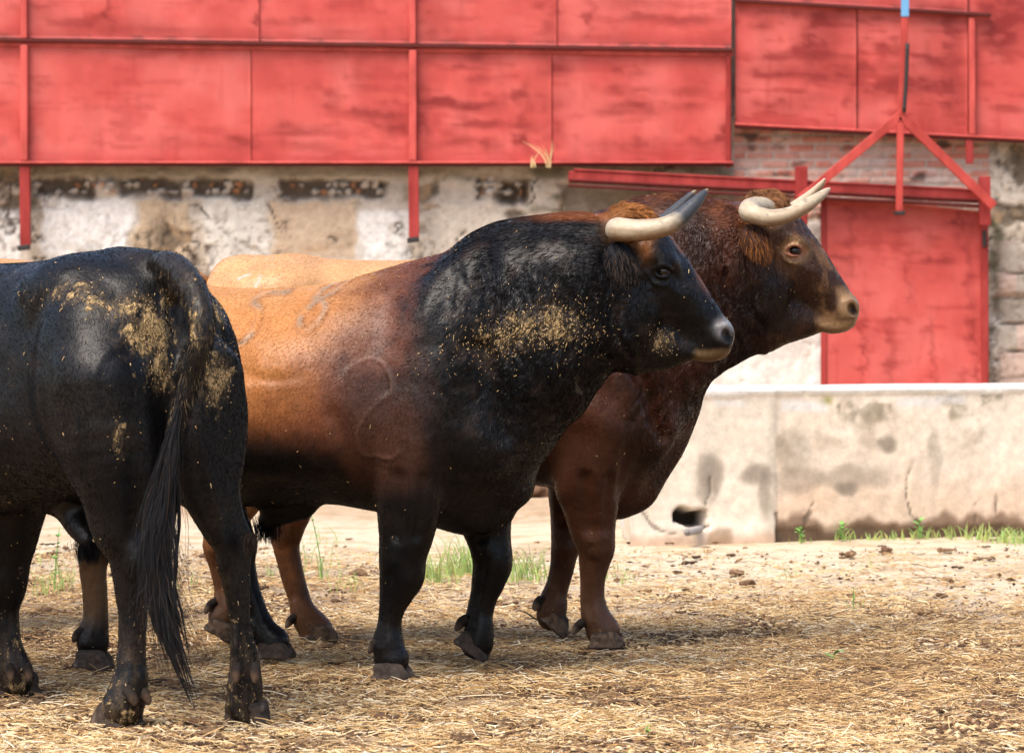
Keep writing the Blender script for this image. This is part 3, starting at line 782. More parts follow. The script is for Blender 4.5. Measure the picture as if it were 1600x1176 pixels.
    ridge = [tuple(q) for q in catmull([(588, 603), (593, 579), (607, 565), (625, 558), (643, 566), (655, 585), (659, 606), (643, 624), (621, 646), (610, 671), (609, 692), (618, 705), (637, 706), (657, 710), (671, 701)], 3)]
    def colf(p):
        px, py = fr.prof(p); hx, hy, hl = hinv(p); hm = sstep(930, 975, hx); px = px * (1 - hm) + hx * hm; py = py * (1 - hm) + hy * hm; u = fbm(p[:, 0] * 6, p[:, 1] * 6, p[:, 2] * 6, 11); w = fbm(p[:, 0] * 22, p[:, 1] * 22, p[:, 2] * 22, 12, 3)
        n1 = u * 26 + w * 10
        c0 = np.tile(np.array([.50, .205, .062]), (len(p), 1))
        c0 = mixc(c0, (.58, .30, .12), sstep(500, 440, py + n1) * .7)
        c0 = mixc(c0, (.25, .085, .03), sstep(530, 670, py + n1 * 1.4))
        c0 = mixc(c0, (.165, .055, .027), sstep(470, 620, px + n1 * 1.6 + (py - 560) * .30))
        c0 = mixc(c0, (.075, .026, .016), sstep(590, 680, px + n1 * 1.8 + w * 14) * sstep(380, 440, py) * .8)
        c0 = mixc(c0, (.060, .024, .015), sstep(548, 615, px + n1 * .9) * sstep(520, 600, py + n1 * 1.3) * .95)
        sm_ = fbm(p[:, 0] * 3.2, p[:, 1] * 3.2, p[:, 2] * 3.2, 16, 2) * 34; blk = sstep(655 - 45 * sstep(430, 620, py), 712 + 22 * sstep(430, 620, py), px + sm_ + n1 * 1.3 + fbm(p[:, 0] * 34, p[:, 1] * 34, p[:, 2] * 12, 14, 3) * 34 - (py - 480) * .03)
        blk = np.maximum(blk, sstep(645, 705, py + n1 * .8 - np.clip(px - 470, -200, 120) * .16))
        legb = sstep(575, 600, px) * sstep(735, 690, px) * sstep(590, 640, py)          # dark brown upper arm
        blk = blk * (1 - legb * sstep(790, 700, py + n1) * sstep(730, 690, px + n1) * .8)
        c0 = mixc(c0, BLACK, blk)
        hind = sstep(250, 170, px) * sstep(840, 880, py) * sstep(985, 940, py) * (p[:, 1] < 0)
        c0 = mixc(c0, (.16, .085, .04), hind * .9)
        top = sstep(352, 338, py - np.abs(p[:, 1]) * 0 + u * 9) * sstep(800, 900, px) * sstep(1010, 990, px)
        c0 = mixc(c0, (.24, .075, .025), top * .8)
        poll = np.exp(-(((px - 990) / 34) ** 2 + ((py - 350) / 34) ** 2) ** 2)
        c0 = mixc(c0, (.42, .20, .075), poll * .9)
        fore = sstep(1000, 1030, px) * np.exp(-((((px - 1035) * .82 - (py - 375) * .57) / 12) ** 2)) * 0
        face = sstep(.065, .035, np.abs(hl)) * sstep(1030, 1045, px) * sstep(480, 440, py) * sstep(348, 366, py)
        c0 = mixc(c0, (.20, .07, .03), face * .7 * sstep(-.5, .3, w + .2))
        c0 = mixc(c0, (.26, .10, .035), np.exp(-(((px - 1008) / 11) ** 2 + ((py - 385) / 22) ** 2)) * .8)
        nose = np.exp(-(((px - 1133) / 17) ** 2 + ((py - 512) / 19) ** 2) ** 2)
        c0 = mixc(c0, (.23, .22, .22), nose * .85)
        c0 = mixc(c0, (.42, .40, .38), np.exp(-(((px - 1132) / 9) ** 2 + ((py - 505) / 8) ** 2)) * .6)
        c0 = mixc(c0, (.012, .010, .010), np.exp(-(((px - 1137.5) / 5.5) ** 2 + ((py - 524) / 9) ** 2) ** 2) * .95)
        chin = sstep(540, 550, py + w * 5) * sstep(1078, 1092, px + w * 5)
        c0 = mixc(c0, (.22, .13, .058), chin * (.8 + .3 * w))
        c0 = mixc(c0, (.05, .03, .022), sstep(.0, .5, w) * .35 * blk * sstep(850, 700, py))
        if 1:
            d = np.full(len(p), 99.)
            for b in brand: d = np.minimum(d, seg_dist(px, py, b))
            near = p[:, 1] < 0
            gap = sstep(-.35, .15, fbm(p[:, 0] * 17, 0, p[:, 2] * 17, 15, 2)); c0 = mixc(c0, (.30, .22, .155), sstep(5.5 + 4 * w, 2., d) * .75 * near * gap)
            c0 = mixc(c0, (.20, .08, .03), sstep(11, 6, d) * sstep(3., 6, d) * .4 * near)
            dr = seg_dist(px, py, ridge); c0 = mixc(c0, (.20, .11, .07), sstep(3.0, 1.0, dr) * .22 * near * sstep(-.5, .2, w))
        return c0
    px, py = fr.prof(V); hx, hy, _ = hinv(V); hm = sstep(930, 975, hx); px = px * (1 - hm) + hx * hm; py = py * (1 - hm) + hy * hm
    near = V[:, 1] < 0
    dr = seg_dist(px, py, ridge); db = np.minimum(seg_dist(px, py, brand[0]), seg_dist(px, py, brand[1]))
    V = V + N * (np.where(near, np.exp(-(dr / 3.0) ** 2) * .0034 * (.5 + .8 * sstep(-.4, .4, fbm(V[:, 0] * 12, V[:, 1] * 12, V[:, 2] * 12, 77))) - np.exp(-(db / 4.) ** 2) * .003, 0))[:, None]
    mud = np.zeros(len(V)); nn = fbm(V[:, 0] * 12, V[:, 1] * 12, V[:, 2] * 12, 31)
    mud = np.maximum(mud, np.exp(-(((px - 850 + (py - 510) * .9) / 75) ** 2 + ((py - 520) / 42) ** 2)) * .62)
    mud = np.maximum(mud, np.exp(-(((px - 1040) / 26) ** 2 + ((py - 532) / 20) ** 2)) * .72)
    mud = np.maximum(mud, np.exp(-(((px - 885) / 55) ** 2 + ((py - 510) / 38) ** 2)) * .74)
    mud = np.where(near, mud, 0) + nn * .12 * (mud > .1)
    dust = np.clip(.35 + nn * .5, 0, 1) * sstep(850, 800, py) + sstep(870, 1000, py) * .5
    body = mesh_obj('body', V, F, M_HIDE, root, col=colf(V), attrs={'mud': mud, 'dust': dust * .3, 'wr': sstep(760, 820, px) * sstep(1125, 1095, px) * sstep(400, 450, py) * (.42 - .27 * sstep(960, 1000, px))})
    finish_head(root, hp, hinv, S, body, V, F, N, fr, BLACK * 1.6, (.09, .062, .045), (.30, .12, .04), 5)
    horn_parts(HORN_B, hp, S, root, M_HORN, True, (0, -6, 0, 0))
    eye_parts(hp, S, root, M_EYE)
    # hooves
    def hoof(px, py, y, ang=0., pitch=0., **kw):
        p = L(px, py, y); return hoof_part(root, p, ang, pitch, M_HOOF, (.060, .047, .040), **kw)
    for (hx, hy, yl, ang, pit, fx, fy, sz) in ((610, 1061, -.222, -.1, 0, 594, 1003, .97), (724, 1034, .23, .1, .60, 727, 968, .97), (142, 1047, -.195, .1, .12, 130, 986, 1.), (428, 1027, .19, 0, 0, 404, 985, .95)):
        p = L(hx, hy, yl); p[2] = max(p[2], 0.0)
        hoof_part(root, p, ang, pit, M_HOOF, (.060, .047, .040), sz)
        dewclaw_parts(root, L(fx, fy, yl), ang, M_HOOF)
    def flow(p):
        px, py = fr.prof(p); h = sstep(985, 1020, hinv(p)[0])
        d = np.tile(np.array([-.55, 0, -.55]), (len(p), 1)); top = sstep(1.10, 1.3, p[:, 2]) * (1 - h)
        d[:, 2] += top * .35 - sstep(.9, .5, p[:, 2]) * .8; d[:, 0] -= top * .4
        return d * (1 - h)[:, None] + np.array([.8, 0, -.6]) * h[:, None]
    def lenf(p):
        px, py = fr.prof(p); hx, hy, _ = hinv(p)
        l = .010 + .012 * sstep(700, 780, px) * sstep(700, 560, py)
        l = l * (1 - sstep(990, 1015, hx)) + .006 * sstep(990, 1015, hx)
        l = l + .022 * np.exp(-(((hx - 985) / 30) ** 2 + ((hy - 345) / 26) ** 2) ** 2)
        l = np.where(p[:, 2] < .75, .007, l)
        e = np.hypot(hx - 1036, hy - 424); l = l * sstep(9, 20, e)
        nz = np.hypot(hx - 1136, (hy - 520)); return l * sstep(10, 26, nz) + .0005
    sheath_tuft(root, L(416, 816, 0), BLACK * 1.5, 9, 420, .06, .022)
    flecks(root, V, F, N, np.clip(mud, 0, 1) ** 1.2, 1150, 4)
    coat(root, V, F, N, colf, lenf, 170000, M_STRAND, flow, seed=3)
    return dict(root=root, V=V, F=F, N=N, colf=colf, fr=fr, hp=hp, S=S, body=body)

BB = make_bull_b()
def make_bull_c():
    global HYAW
    fr = Frame(700, 13.2, -2); S = 13.2 / FPX
    root = empty('bull', fr.o, fr.rz)
    tag(root, 'brown bull standing behind the others with cream horns and a pale ringed eye', 'bull', 'fighting bulls in the corral')
    L = lambda a, b, y: fr.loc(a, b, y)
    M = mirror_px(fr)
    x0, x1, xh = L(310, 600, 0)[0], L(1346, 600, 0)[0], L(1135, 600, 0)[0]
    c = Clay(axis((x0 - .05, xh, .009), (xh, x1 + .06, .0045)), axis((-.50, -.18, .009), (-.18, .18, .0055), (.18, .50, .009)), axis((-.01, 1.0, .009), (1.0, 1.72, .0052)))
    T = []
    for r in [(316, 490, 550, .06, 2, 0), (320, 458, 600, .14, 2, 0), (332, 425, 640, .20, 2, 0), (350, 405, 670, .24, 2.1, .05), (380, 398, 695, .265, 2.2, .1), (420, 399, 715, .28, 2.2, .1), (460, 396, 733, .29, 2.2, .1), (514, 404, 748, .31, 2.2, .1), (580, 407, 758, .34, 2.2, .05), (650, 406, 762, .36, 2.2, .02), (720, 400, 760, .37, 2.2, .02),
              (780, 388, 758, .37, 2.2, .05), (830, 372, 757, .355, 2.2, .08), (880, 352, 768, .33, 2.1, .12), (930, 332, 796, .30, 2.1, .14), (965, 320, 808, .28, 2.1, .16), (995, 309, 790, .27, 2.1, .16), (1020, 304, 758, .262, 2.1, .14), (1045, 301, 718, .25, 2.1, .12), (1070, 300, 680, .232, 2.1, .1), (1090, 303, 640, .215, 2.1, .08), (1108, 308, 602, .20, 2.1, .06), (1130, 313, 575, .182, 2.1, .02), (1150, 317, 560, .165, 2.1, 0), (1170, 330, 542, .145, 2, 0), (1190, 365, 515, .10, 2, 0), (1203, 400, 480, .04, 2, 0)]:
        t = L(r[0], r[1], 0); b = L(r[0], r[2], 0); T.append((t[0], t[2], b[2], r[3], r[4], r[5]))
    c.slices(T, .03)
    g = lambda a, b, y, r, ry: list(L(a, b, y)) + [r * S, ry]
    for sd in (-1, 1):
        c.ell(M(965, 560, sd * .21), (.16, .115, .27), .08, -.25)
        c.ell(M(1000, 470, sd * .15), (.13, .10, .20), .08, -.3)
        c.ell(M(925, 655, sd * .24), (.125, .08, .13), .05, .5)
        c.ell(M(1010, 660, sd * .175), (.095, .10, .13), .06, .2)
        c.ell(M(1060, 540, sd * .13), (.16, .09, .13), .08, .7)
        c.ell(M(1095, 420, sd * .105), (.15, .085, .11), .07, .1)
        c.ell(M(430, 452, sd * .17), (.12, .08, .06), .10, .1)
        c.ell(M(400, 560, sd * .17), (.18, .12, .24), .07, .1)
        c.ell(M(355, 500, sd * .12), (.07, .08, .10), .05)
        c.ell(M(700, 620, sd * .28), (.28, .10, .20), .09)
    c.ell(L(975, 770, 0), (.10, .085, .075), .04, .3)
    c.ell(L(1045, 395, 0), (.22, .12, .14), .08, -.1)
    c.ell(L(1110, 360, 0), (.13, .10, .08), .05, 0)
    c.tube([g(1060, 640, 0, 24, .04), g(1040, 700, 0, 26, .04), g(1000, 760, 0, 26, .045)], .05)
    c.tube([g(1120, 560, 0, 16, .03), g(1160, 545, 0, 14, .03), g(1200, 535, 0, 12, .03)], .05)
    near_f = [g(962, 600, -.215, 58, .10), g(935, 690, -.225, 58, .105), g(920, 745, -.22, 53, .095), g(922, 785, -.215, 44, .082), g(926, 825, -.21, 36, .070), g(931, 855, -.205, 29.5, .060), g(928, 880, -.20, 24.5, .053), g(926, 905, -.20, 20, .044), g(926, 935, -.20, 19, .040), g(930, 960, -.198, 22.5, .046), g(937, 974, -.196, 24, .049), g(942, 985, -.196, 26, .051)]
    far_f = [g(935, 640, .14, 55, .10), g(905, 720, .15, 45, .09), g(890, 765, .15, 33, .075), g(884, 810, .15, 25, .062), g(883, 850, .15, 23.5, .058), g(880, 880, .15, 21, .052), g(874, 905, .15, 19, .044), g(868, 925, .15, 19, .041), g(864, 945, .15, 23, .046), g(862, 962, .15, 23, .047)]
    near_h = [g(410, 590, -.16, 85, .12), g(410, 680, -.17, 65, .11), g(385, 750, -.175, 45, .08), g(357, 810, -.18, 30, .06), g(342, 850, -.18, 24, .046), g(346, 885, -.18, 19, .040), g(352, 920, -.18, 18, .037), g(354, 945, -.18, 24, .048), g(350, 962, -.18, 25, .050)]
    far_h = [g(430, 600, .13, 85, .12), g(455, 690, .15, 65, .11), g(465, 750, .155, 42, .08), g(460, 790, .16, 31, .062), g(446, 830, .16, 26, .050), g(448, 860, .16, 21.5, .042), g(456, 895, .16, 19, .038), g(466, 930, .16, 18.5, .038), g(474, 957, .16, 22, .044), g(486, 974, .16, 25, .050), g(494, 985, .16, 27, .053)]
    for Nn in (near_f, far_f, near_h, far_h): leg_clay(c, Nn, .04)
    hs = .917
    hp, hinv, HYAW = head_mapper(fr, 1160, 0, 1240, 390, hs)
    head_clay(c, hp, S * hs)
    c.ell(hp(995, 560, 0), (.075, .06, .045), .04, .1, HYAW)
    for sd in (-1, 1):
        gm = lambda a, b, y, r: list(M(a, b, sd * y)) + [r * S, r * S]
        c.tube([gm(985, 440, .255, 5), gm(972, 500, .31, 6), gm(962, 560, .34, 5)], .06, '-')
        c.tube([gm(985, 660, .32, 4), gm(980, 720, .30, 6), gm(974, 770, .26, 6)], .035, '-')
        c.tube([gm(868, 600, .36, 3), gm(872, 670, .35, 6), gm(866, 735, .32, 6)], .04, '-')
        c.tube([gm(985, 560, .30, 3), gm(1010, 610, .285, 6), gm(1030, 680, .23, 5)], .05, '-')
        c.tube([gm(895, 636, .30, 5), gm(930, 652, .305, 8), gm(960, 670, .28, 5)], .08)
        c.tube([gm(1075, 430, .23, 3), gm(1078, 500, .225, 5), gm(1070, 560, .21, 5)], .03, '-')
        c.tube([gm(1112, 400, .20, 2.5), gm(1114, 450, .20, 4), gm(1108, 520, .18, 4)], .025, '-')
        c.tube([gm(1130, 380, .175, 2.5), gm(1134, 440, .18, 4), gm(1132, 510, .16, 4)], .02, '-')
    x, y, z = np.meshgrid(*c.ax, indexing='ij', sparse=True)
    XX, ZZ = np.meshgrid(c.ax[0], c.ax[2], indexing='ij')
    pxx = 700 + XX / S; pzz = HORIZ - (ZZ - CAMH) / S
    neck = sstep(930, 1000, pxx) * sstep(1190, 1150, pxx) * sstep(340, 400, pzz) * sstep(720, 640, pzz)
    wr = fbm(pxx / 13. + 2.5 * fbm(pxx / 60., pzz / 60., 0, 3, 2), pzz / 65., 0, 28, 3)
    cheek = sstep(1165, 1180, pxx) * sstep(1265, 1235, pxx) * sstep(405, 430, pzz) * sstep(535, 500, pzz)
    wr2 = fbm(pxx / 8., pzz / 50., 0, 48, 2)
    D = neck * np.abs(wr) * .012 + cheek * np.abs(wr2) * .006 + fbm(XX * 7, ZZ * 7, 0, 34, 3) * .006
    c.F += D[:, None, :].astype(np.float32) * np.clip(np.abs(y) * 12 - .4, 0, 1)
    V, F = c.mesh(); V = smooth_mesh(V, F, 3); N = vnormals(V, F)
    brand = [[(382, 437), (390, 433), (400, 430)], [(411, 449), (415, 441), (418, 431)]]
    DB = np.array([.022, .010, .007])
    def colf(p):
        px, py = fr.prof(p); hx, hy, hl = hinv(p); hm = sstep(925, 965, hx)
        u = fbm(p[:, 0] * 6, p[:, 1] * 6, p[:, 2] * 6, 41); w = fbm(p[:, 0] * 22, p[:, 1] * 22, p[:, 2] * 22, 42, 3)
        st = fbm(p[:, 0] * 45, p[:, 1] * 45, p[:, 2] * 14, 43, 3)
        c0 = np.tile(np.array([.62, .34, .16]), (len(p), 1))
        c0 = mixc(c0, (.36, .14, .05), sstep(450, 600, py + u * 30))
        fm = sstep(640, 880, px + u * 60 + w * 20)
        c0 = mixc(c0, np.array([.060, .019, .010]), fm)
        c0 = mixc(c0, (.17, .055, .02), fm * sstep(420, 340, py + u * 20) * sstep(-.4, .5, w + st) * .7)
        c0 = mixc(c0, DB, fm * sstep(-.15, .55, u + .4 * w) * .85)
        c0 = mixc(c0, (.080, .027, .013), fm * sstep(590, 700, py) * sstep(1000, 940, px) * .55)
        leg = sstep(.50, .35, p[:, 2])
        c0 = mixc(c0, (.085, .034, .017), leg * (.7 + .5 * w)); c0 = mixc(c0, (.15, .070, .035), leg * sstep(.30, .16, p[:, 2]) * sstep(-.1, .4, u + w) * .7)
        c0 = mixc(c0, (.09, .045, .026), sstep(.20, .12, p[:, 2]) * .6)
        # head
        hcol = np.tile(np.array([.050, .021, .012]), (len(p), 1))
        hcol = mixc(hcol, (.12, .05, .022), sstep(.0, .6, st + w) * .8)
        hcol = mixc(hcol, (.018, .009, .007), sstep(0, .5, u + .3 * w + .25 * np.exp(-(((hx - 1000) / 30) ** 2 + ((hy - 480) / 60) ** 2))))
        hcol = mixc(hcol, (.026, .014, .010), np.exp(-(((hx - 1015) / 20) ** 2 + ((hy - 385) / 18) ** 2)) * .9)
        hcol = mixc(hcol, (.26, .13, .055), sstep(1060, 1085, hx) * sstep(1125, 1105, hx) * sstep(-.25, .45, w + .5 * st) * .65)
        hcol = mixc(hcol, (.43, .25, .12), np.exp(-(((hx - 1040) / 22) ** 2 + ((hy - 424) / 22) ** 2) ** 2) * (.9 + .2 * w))
        hcol = mixc(hcol, (.52, .17, .12), np.exp(-(((hx - 1038) / 16) ** 2 + ((hy - 425) / 11) ** 2) ** 2) * .9)
        hcol = mixc(hcol, (.34, .20, .10), sstep(1102, 1120, hx + w * 6) * sstep(478, 500, hy + w * 5) * .95)
        hcol = mixc(hcol, (.31, .175, .08), sstep(533, 548, hy + w * 6) * sstep(1066, 1084, hx + w * 5))
        hcol = mixc(hcol, (.03, .012, .010), np.exp(-(((hx - 1137.5) / 5.5) ** 2 + ((hy - 524) / 9) ** 2) ** 2) * .95)
        hcol = mixc(hcol, (.34, .15, .055), np.exp(-(((hx - 985) / 36) ** 2 + ((hy - 350) / 36) ** 2) ** 2) * .9)
        hcol = mixc(hcol, (.24, .08, .03), np.exp(-(((hx - 940) / 26) ** 2 + ((hy - 365) / 25) ** 2)) * .7)
        c0 = c0 * (1 - hm)[:, None] + hcol * hm[:, None]
        d = np.minimum(seg_dist(px, py, brand[0]), seg_dist(px, py, brand[1]))
        return mixc(c0, (.55, .45, .36), sstep(3, 1.2, d) * (p[:, 1] < 0))
    px, py = fr.prof(V); nn = fbm(V[:, 0] * 12, V[:, 1] * 12, V[:, 2] * 12, 31)
    mud = sstep(.30, .05, V[:, 2]) * .12 + np.clip(nn - .2, 0, 1) * .25 * sstep(1000, 1100, px) * sstep(430, 560, py)
    body = mesh_obj('body', V, F, M_HIDE, root, col=colf(V), attrs={'mud': mud, 'dust': np.clip(.3 + nn, 0, 1) * .35, 'wr': sstep(990, 1040, px) * sstep(1310, 1285, px) * sstep(345, 380, py) * (.6 - .35 * sstep(1170, 1210, px))})
    finish_head(root, hp, hinv, S * hs, body, V, F, N, fr, (.055, .022, .012), (.34, .13, .035), (.22, .10, .045), 15)
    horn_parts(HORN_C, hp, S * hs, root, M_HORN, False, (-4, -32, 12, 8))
    eye_parts(hp, S * hs, root, M_EYE)
    for (hx, hy, yl, ang, pit, fx, fy, sz) in ((944, 1011, -.198, -.05, .0, 908, 975, .96), (851, 1000, .15, .1, .70, 846, 938, .95), (334, 1008, -.18, .0, .55, 334, 942, .95), (497, 1005, .16, 0, 0.1, 460, 965, .95)):
        p = L(hx, hy, yl); p[2] = max(p[2], 0.0)
        hoof_part(root, p, ang, pit, M_HOOF, (.12, .08, .055), sz, .8)
        dewclaw_parts(root, L(fx, fy, yl), ang, M_HOOF, 1., (.16, .11, .08))
    def flow(p):
        h = sstep(985, 1020, hinv(p)[0])
        d = np.tile(np.array([-.55, 0, -.55]), (len(p), 1)); top = sstep(1.15, 1.4, p[:, 2]) * (1 - h)
        d[:, 2] += top * .35 - sstep(.9, .5, p[:, 2]) * .8; d[:, 0] -= top * .4
        return d * (1 - h)[:, None] + np.array([.8, 0, -.6]) * h[:, None]
    def lenf(p):
        px, py = fr.prof(p); hx, hy, _ = hinv(p)
        l = .009 + .012 * sstep(930, 1010, px) * sstep(700, 560, py)
        l = l * (1 - sstep(990, 1015, hx)) + .008 * sstep(990, 1015, hx)
        l = np.where(p[:, 2] < .75, .007, l)
        e = np.hypot(hx - 1036, hy - 424); l = l * sstep(9, 20, e)
        nz = np.hypot(hx - 1136, (hy - 520)); return l * sstep(10, 26, nz) + .0005
    flecks(root, V, F, N, .06 * sstep(900, 1000, px) + .001, 260, 14)
    coat(root, V, F, N, colf, lenf, 150000, M_STRAND, flow, seed=13)
    T_ = [(*L(322, 430, 0), .030), (*L(312, 450, 0), .034), (*L(308, 490, 0), .026), (*L(310, 560, 0), .020), (*L(313, 640, 0), .018), (*L(316, 720, 0), .016)]
    tv, tf = tube_mesh(catmull(T_, 5), 12); mesh_obj('tail', tv, tf, M_HIDE, root, col=np.tile(np.array([.3, .14, .05]), (len(tv), 1)))
    return root

TRUNK = [(-.985, 1.06, .95, .05, 2, 0), (-.97, 1.15, .84, .13, 2, 0), (-.935, 1.23, .78, .18, 2, 0), (-.87, 1.285, .72, .225, 2.1, 0), (-.78, 1.305, .67, .250, 2.2, .05), (-.65, 1.315, .63, .262, 2.3, .1), (-.5, 1.303, .60, .275, 2.3, .1), (-.35, 1.29, .57, .31, 2.2, .08), (-.15, 1.285, .55, .355, 2.2, .03),
         (.1, 1.285, .545, .375, 2.2, .02), (.3, 1.32, .56, .36, 2.2, .08), (.5, 1.39, .57, .33, 2.1, .14), (.65, 1.43, .60, .29, 2.1, .16), (.8, 1.44, .70, .255, 2.1, .14), (.92, 1.43, .83, .215, 2.1, .1), (1.02, 1.40, .93, .18, 2.1, .05), (1.1, 1.34, .98, .14, 2, 0), (1.17, 1.20, 1.08, .06, 2, 0)]

def generic_bull(name_label, fr, legs, colf, attrs, hooves, mat=None, fur=0, seed=51, vox=.010, extra=None, hoofcol=(.10, .08, .07)):
    global HYAW
    root = empty('bull', fr.o, fr.rz); tag(root, name_label, 'bull', 'fighting bulls in the corral')
    c = Clay(axis((-1.08, 1.02, vox), (1.02, 1.58, .007)), axis((-.50, .50, vox)), axis((-.01, 1.62, vox)))
    c.slices(TRUNK, .03)
    for sd in (-1, 1):
        c.ell((.42, sd * .22, .92), (.16, .115, .27), .08, -.25); c.ell((.52, sd * .16, 1.12), (.13, .10, .20), .08, -.3)
        c.ell((.33, sd * .255, .76), (.135, .085, .13), .05, .5); c.ell((.55, sd * .19, .78), (.11, .11, .14), .06, .2)
        c.ell((.78, sd * .12, 1.12), (.18, .09, .18), .08, .5)
        c.ell((-.66, sd * .165, 1.215), (.11, .07, .05), .12, .1)                      # hip bone
        c.ell((-.90, sd * .135, 1.10), (.06, .055, .06), .05)                          # pin bone
        c.ell((-.79, sd * .185, .96), (.165, .125, .25), .04, .05)                      # thigh
        c.ell((-.83, sd * .15, .84), (.12, .11, .22), .05, -.05)
        c.ell((-.05, sd * .28, .88), (.28, .10, .20), .09)
        c.tube([(-.575, sd * .26, 1.16, .010, .010), (-.59, sd * .30, 1.03, .024, .024), (-.615, sd * .305, .88, .034, .034), (-.67, sd * .29, .74, .03, .03)], .04, '-')
        c.tube([(-.76, sd * .33, 1.10, .005, .005), (-.79, sd * .338, .98, .014, .014), (-.80, sd * .335, .80, .010, .010)], .06, '-')
        c.ell((-.43, sd * .35, 1.0), (.14, .075, .17), .07, op='-')
    c.tube([(-.955, 0, 1.16, .022, .024), (-1.0, 0, 1.04, .034, .036), (-1.0, 0, .88, .040, .04), (-.97, 0, .70, .034, .04)], .035, '-')
    c.tube([(-.70, 0, 1.285, .03, .035), (-.84, 0, 1.275, .035, .04), (-.93, 0, 1.245, .034, .034)], .05)
    for Nn in legs: c.tube(Nn, .04)
    if extra: extra(c)
    hp = lambda px, py, y: np.array([1.10 + (px - 985) / 500., y, 1.22 - (py - 422) / 500.])
    hinv = lambda p: (985 + (p[:, 0] - 1.10) * 500, 422 - (p[:, 2] - 1.22) * 500, p[:, 1])
    HYAW = 0.0; head_clay(c, hp, 1 / 500.)
    x, y, z = np.meshgrid(*c.ax, indexing='ij', sparse=True)
    XX, ZZ = np.meshgrid(c.ax[0], c.ax[2], indexing='ij')
    c.F += (fbm(XX * 7, ZZ * 7, 0, 54, 3) * .006 + np.abs(fbm(XX * 24, ZZ * 9, 0, 55, 2)) * .004 * sstep(-.95, -.4, XX) * sstep(.3, -.3, XX))[:, None, :].astype(np.float32) * np.clip(np.abs(y) * 12 - .4, 0, 1)
    V, F = c.mesh(); V = smooth_mesh(V, F, 2); N = vnormals(V, F)
    body = mesh_obj('body', V, F, M_HIDE, root, col=colf(V), attrs=attrs(V))
    finish_head(root, hp, hinv, .002, body, V, F, N, fr, colf(hp(985, 400, .1)[None])[0] * 1.5, (.3, .2, .1), colf(hp(985, 340, 0)[None])[0] * 2, seed)
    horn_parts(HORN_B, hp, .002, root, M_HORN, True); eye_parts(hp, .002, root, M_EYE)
    for (p, ang, pit, sz, dp) in hooves:
        hoof_part(root, p, ang, pit, M_HOOF, hoofcol, sz, .5); dewclaw_parts(root, dp, ang, M_HOOF, 1.0, (.085, .052, .032))
    if fur > 50000: flecks(root, V, F, N, np.clip(attrs(V)['mud'], 0, 1) ** 1.5, 1600, seed + 4)
    if fur:
        def flow(p):
            back = sstep(-.80, -.95, p[:, 0])
            d = np.tile(np.array([-.6, 0, -.5]), (len(p), 1)); d[:, 2] -= sstep(1.0, .6, p[:, 2]) * .8 + back; d[:, 0] += back * .3
            return d
        coat(root, V, F, N, colf, lambda p: np.where(p[:, 2] < .6, .008, .010), fur, M_STRAND, flow, seed=seed, weight=(V[F[:, 0], 0] < .9) * 1.0)
    return root, V, F, N

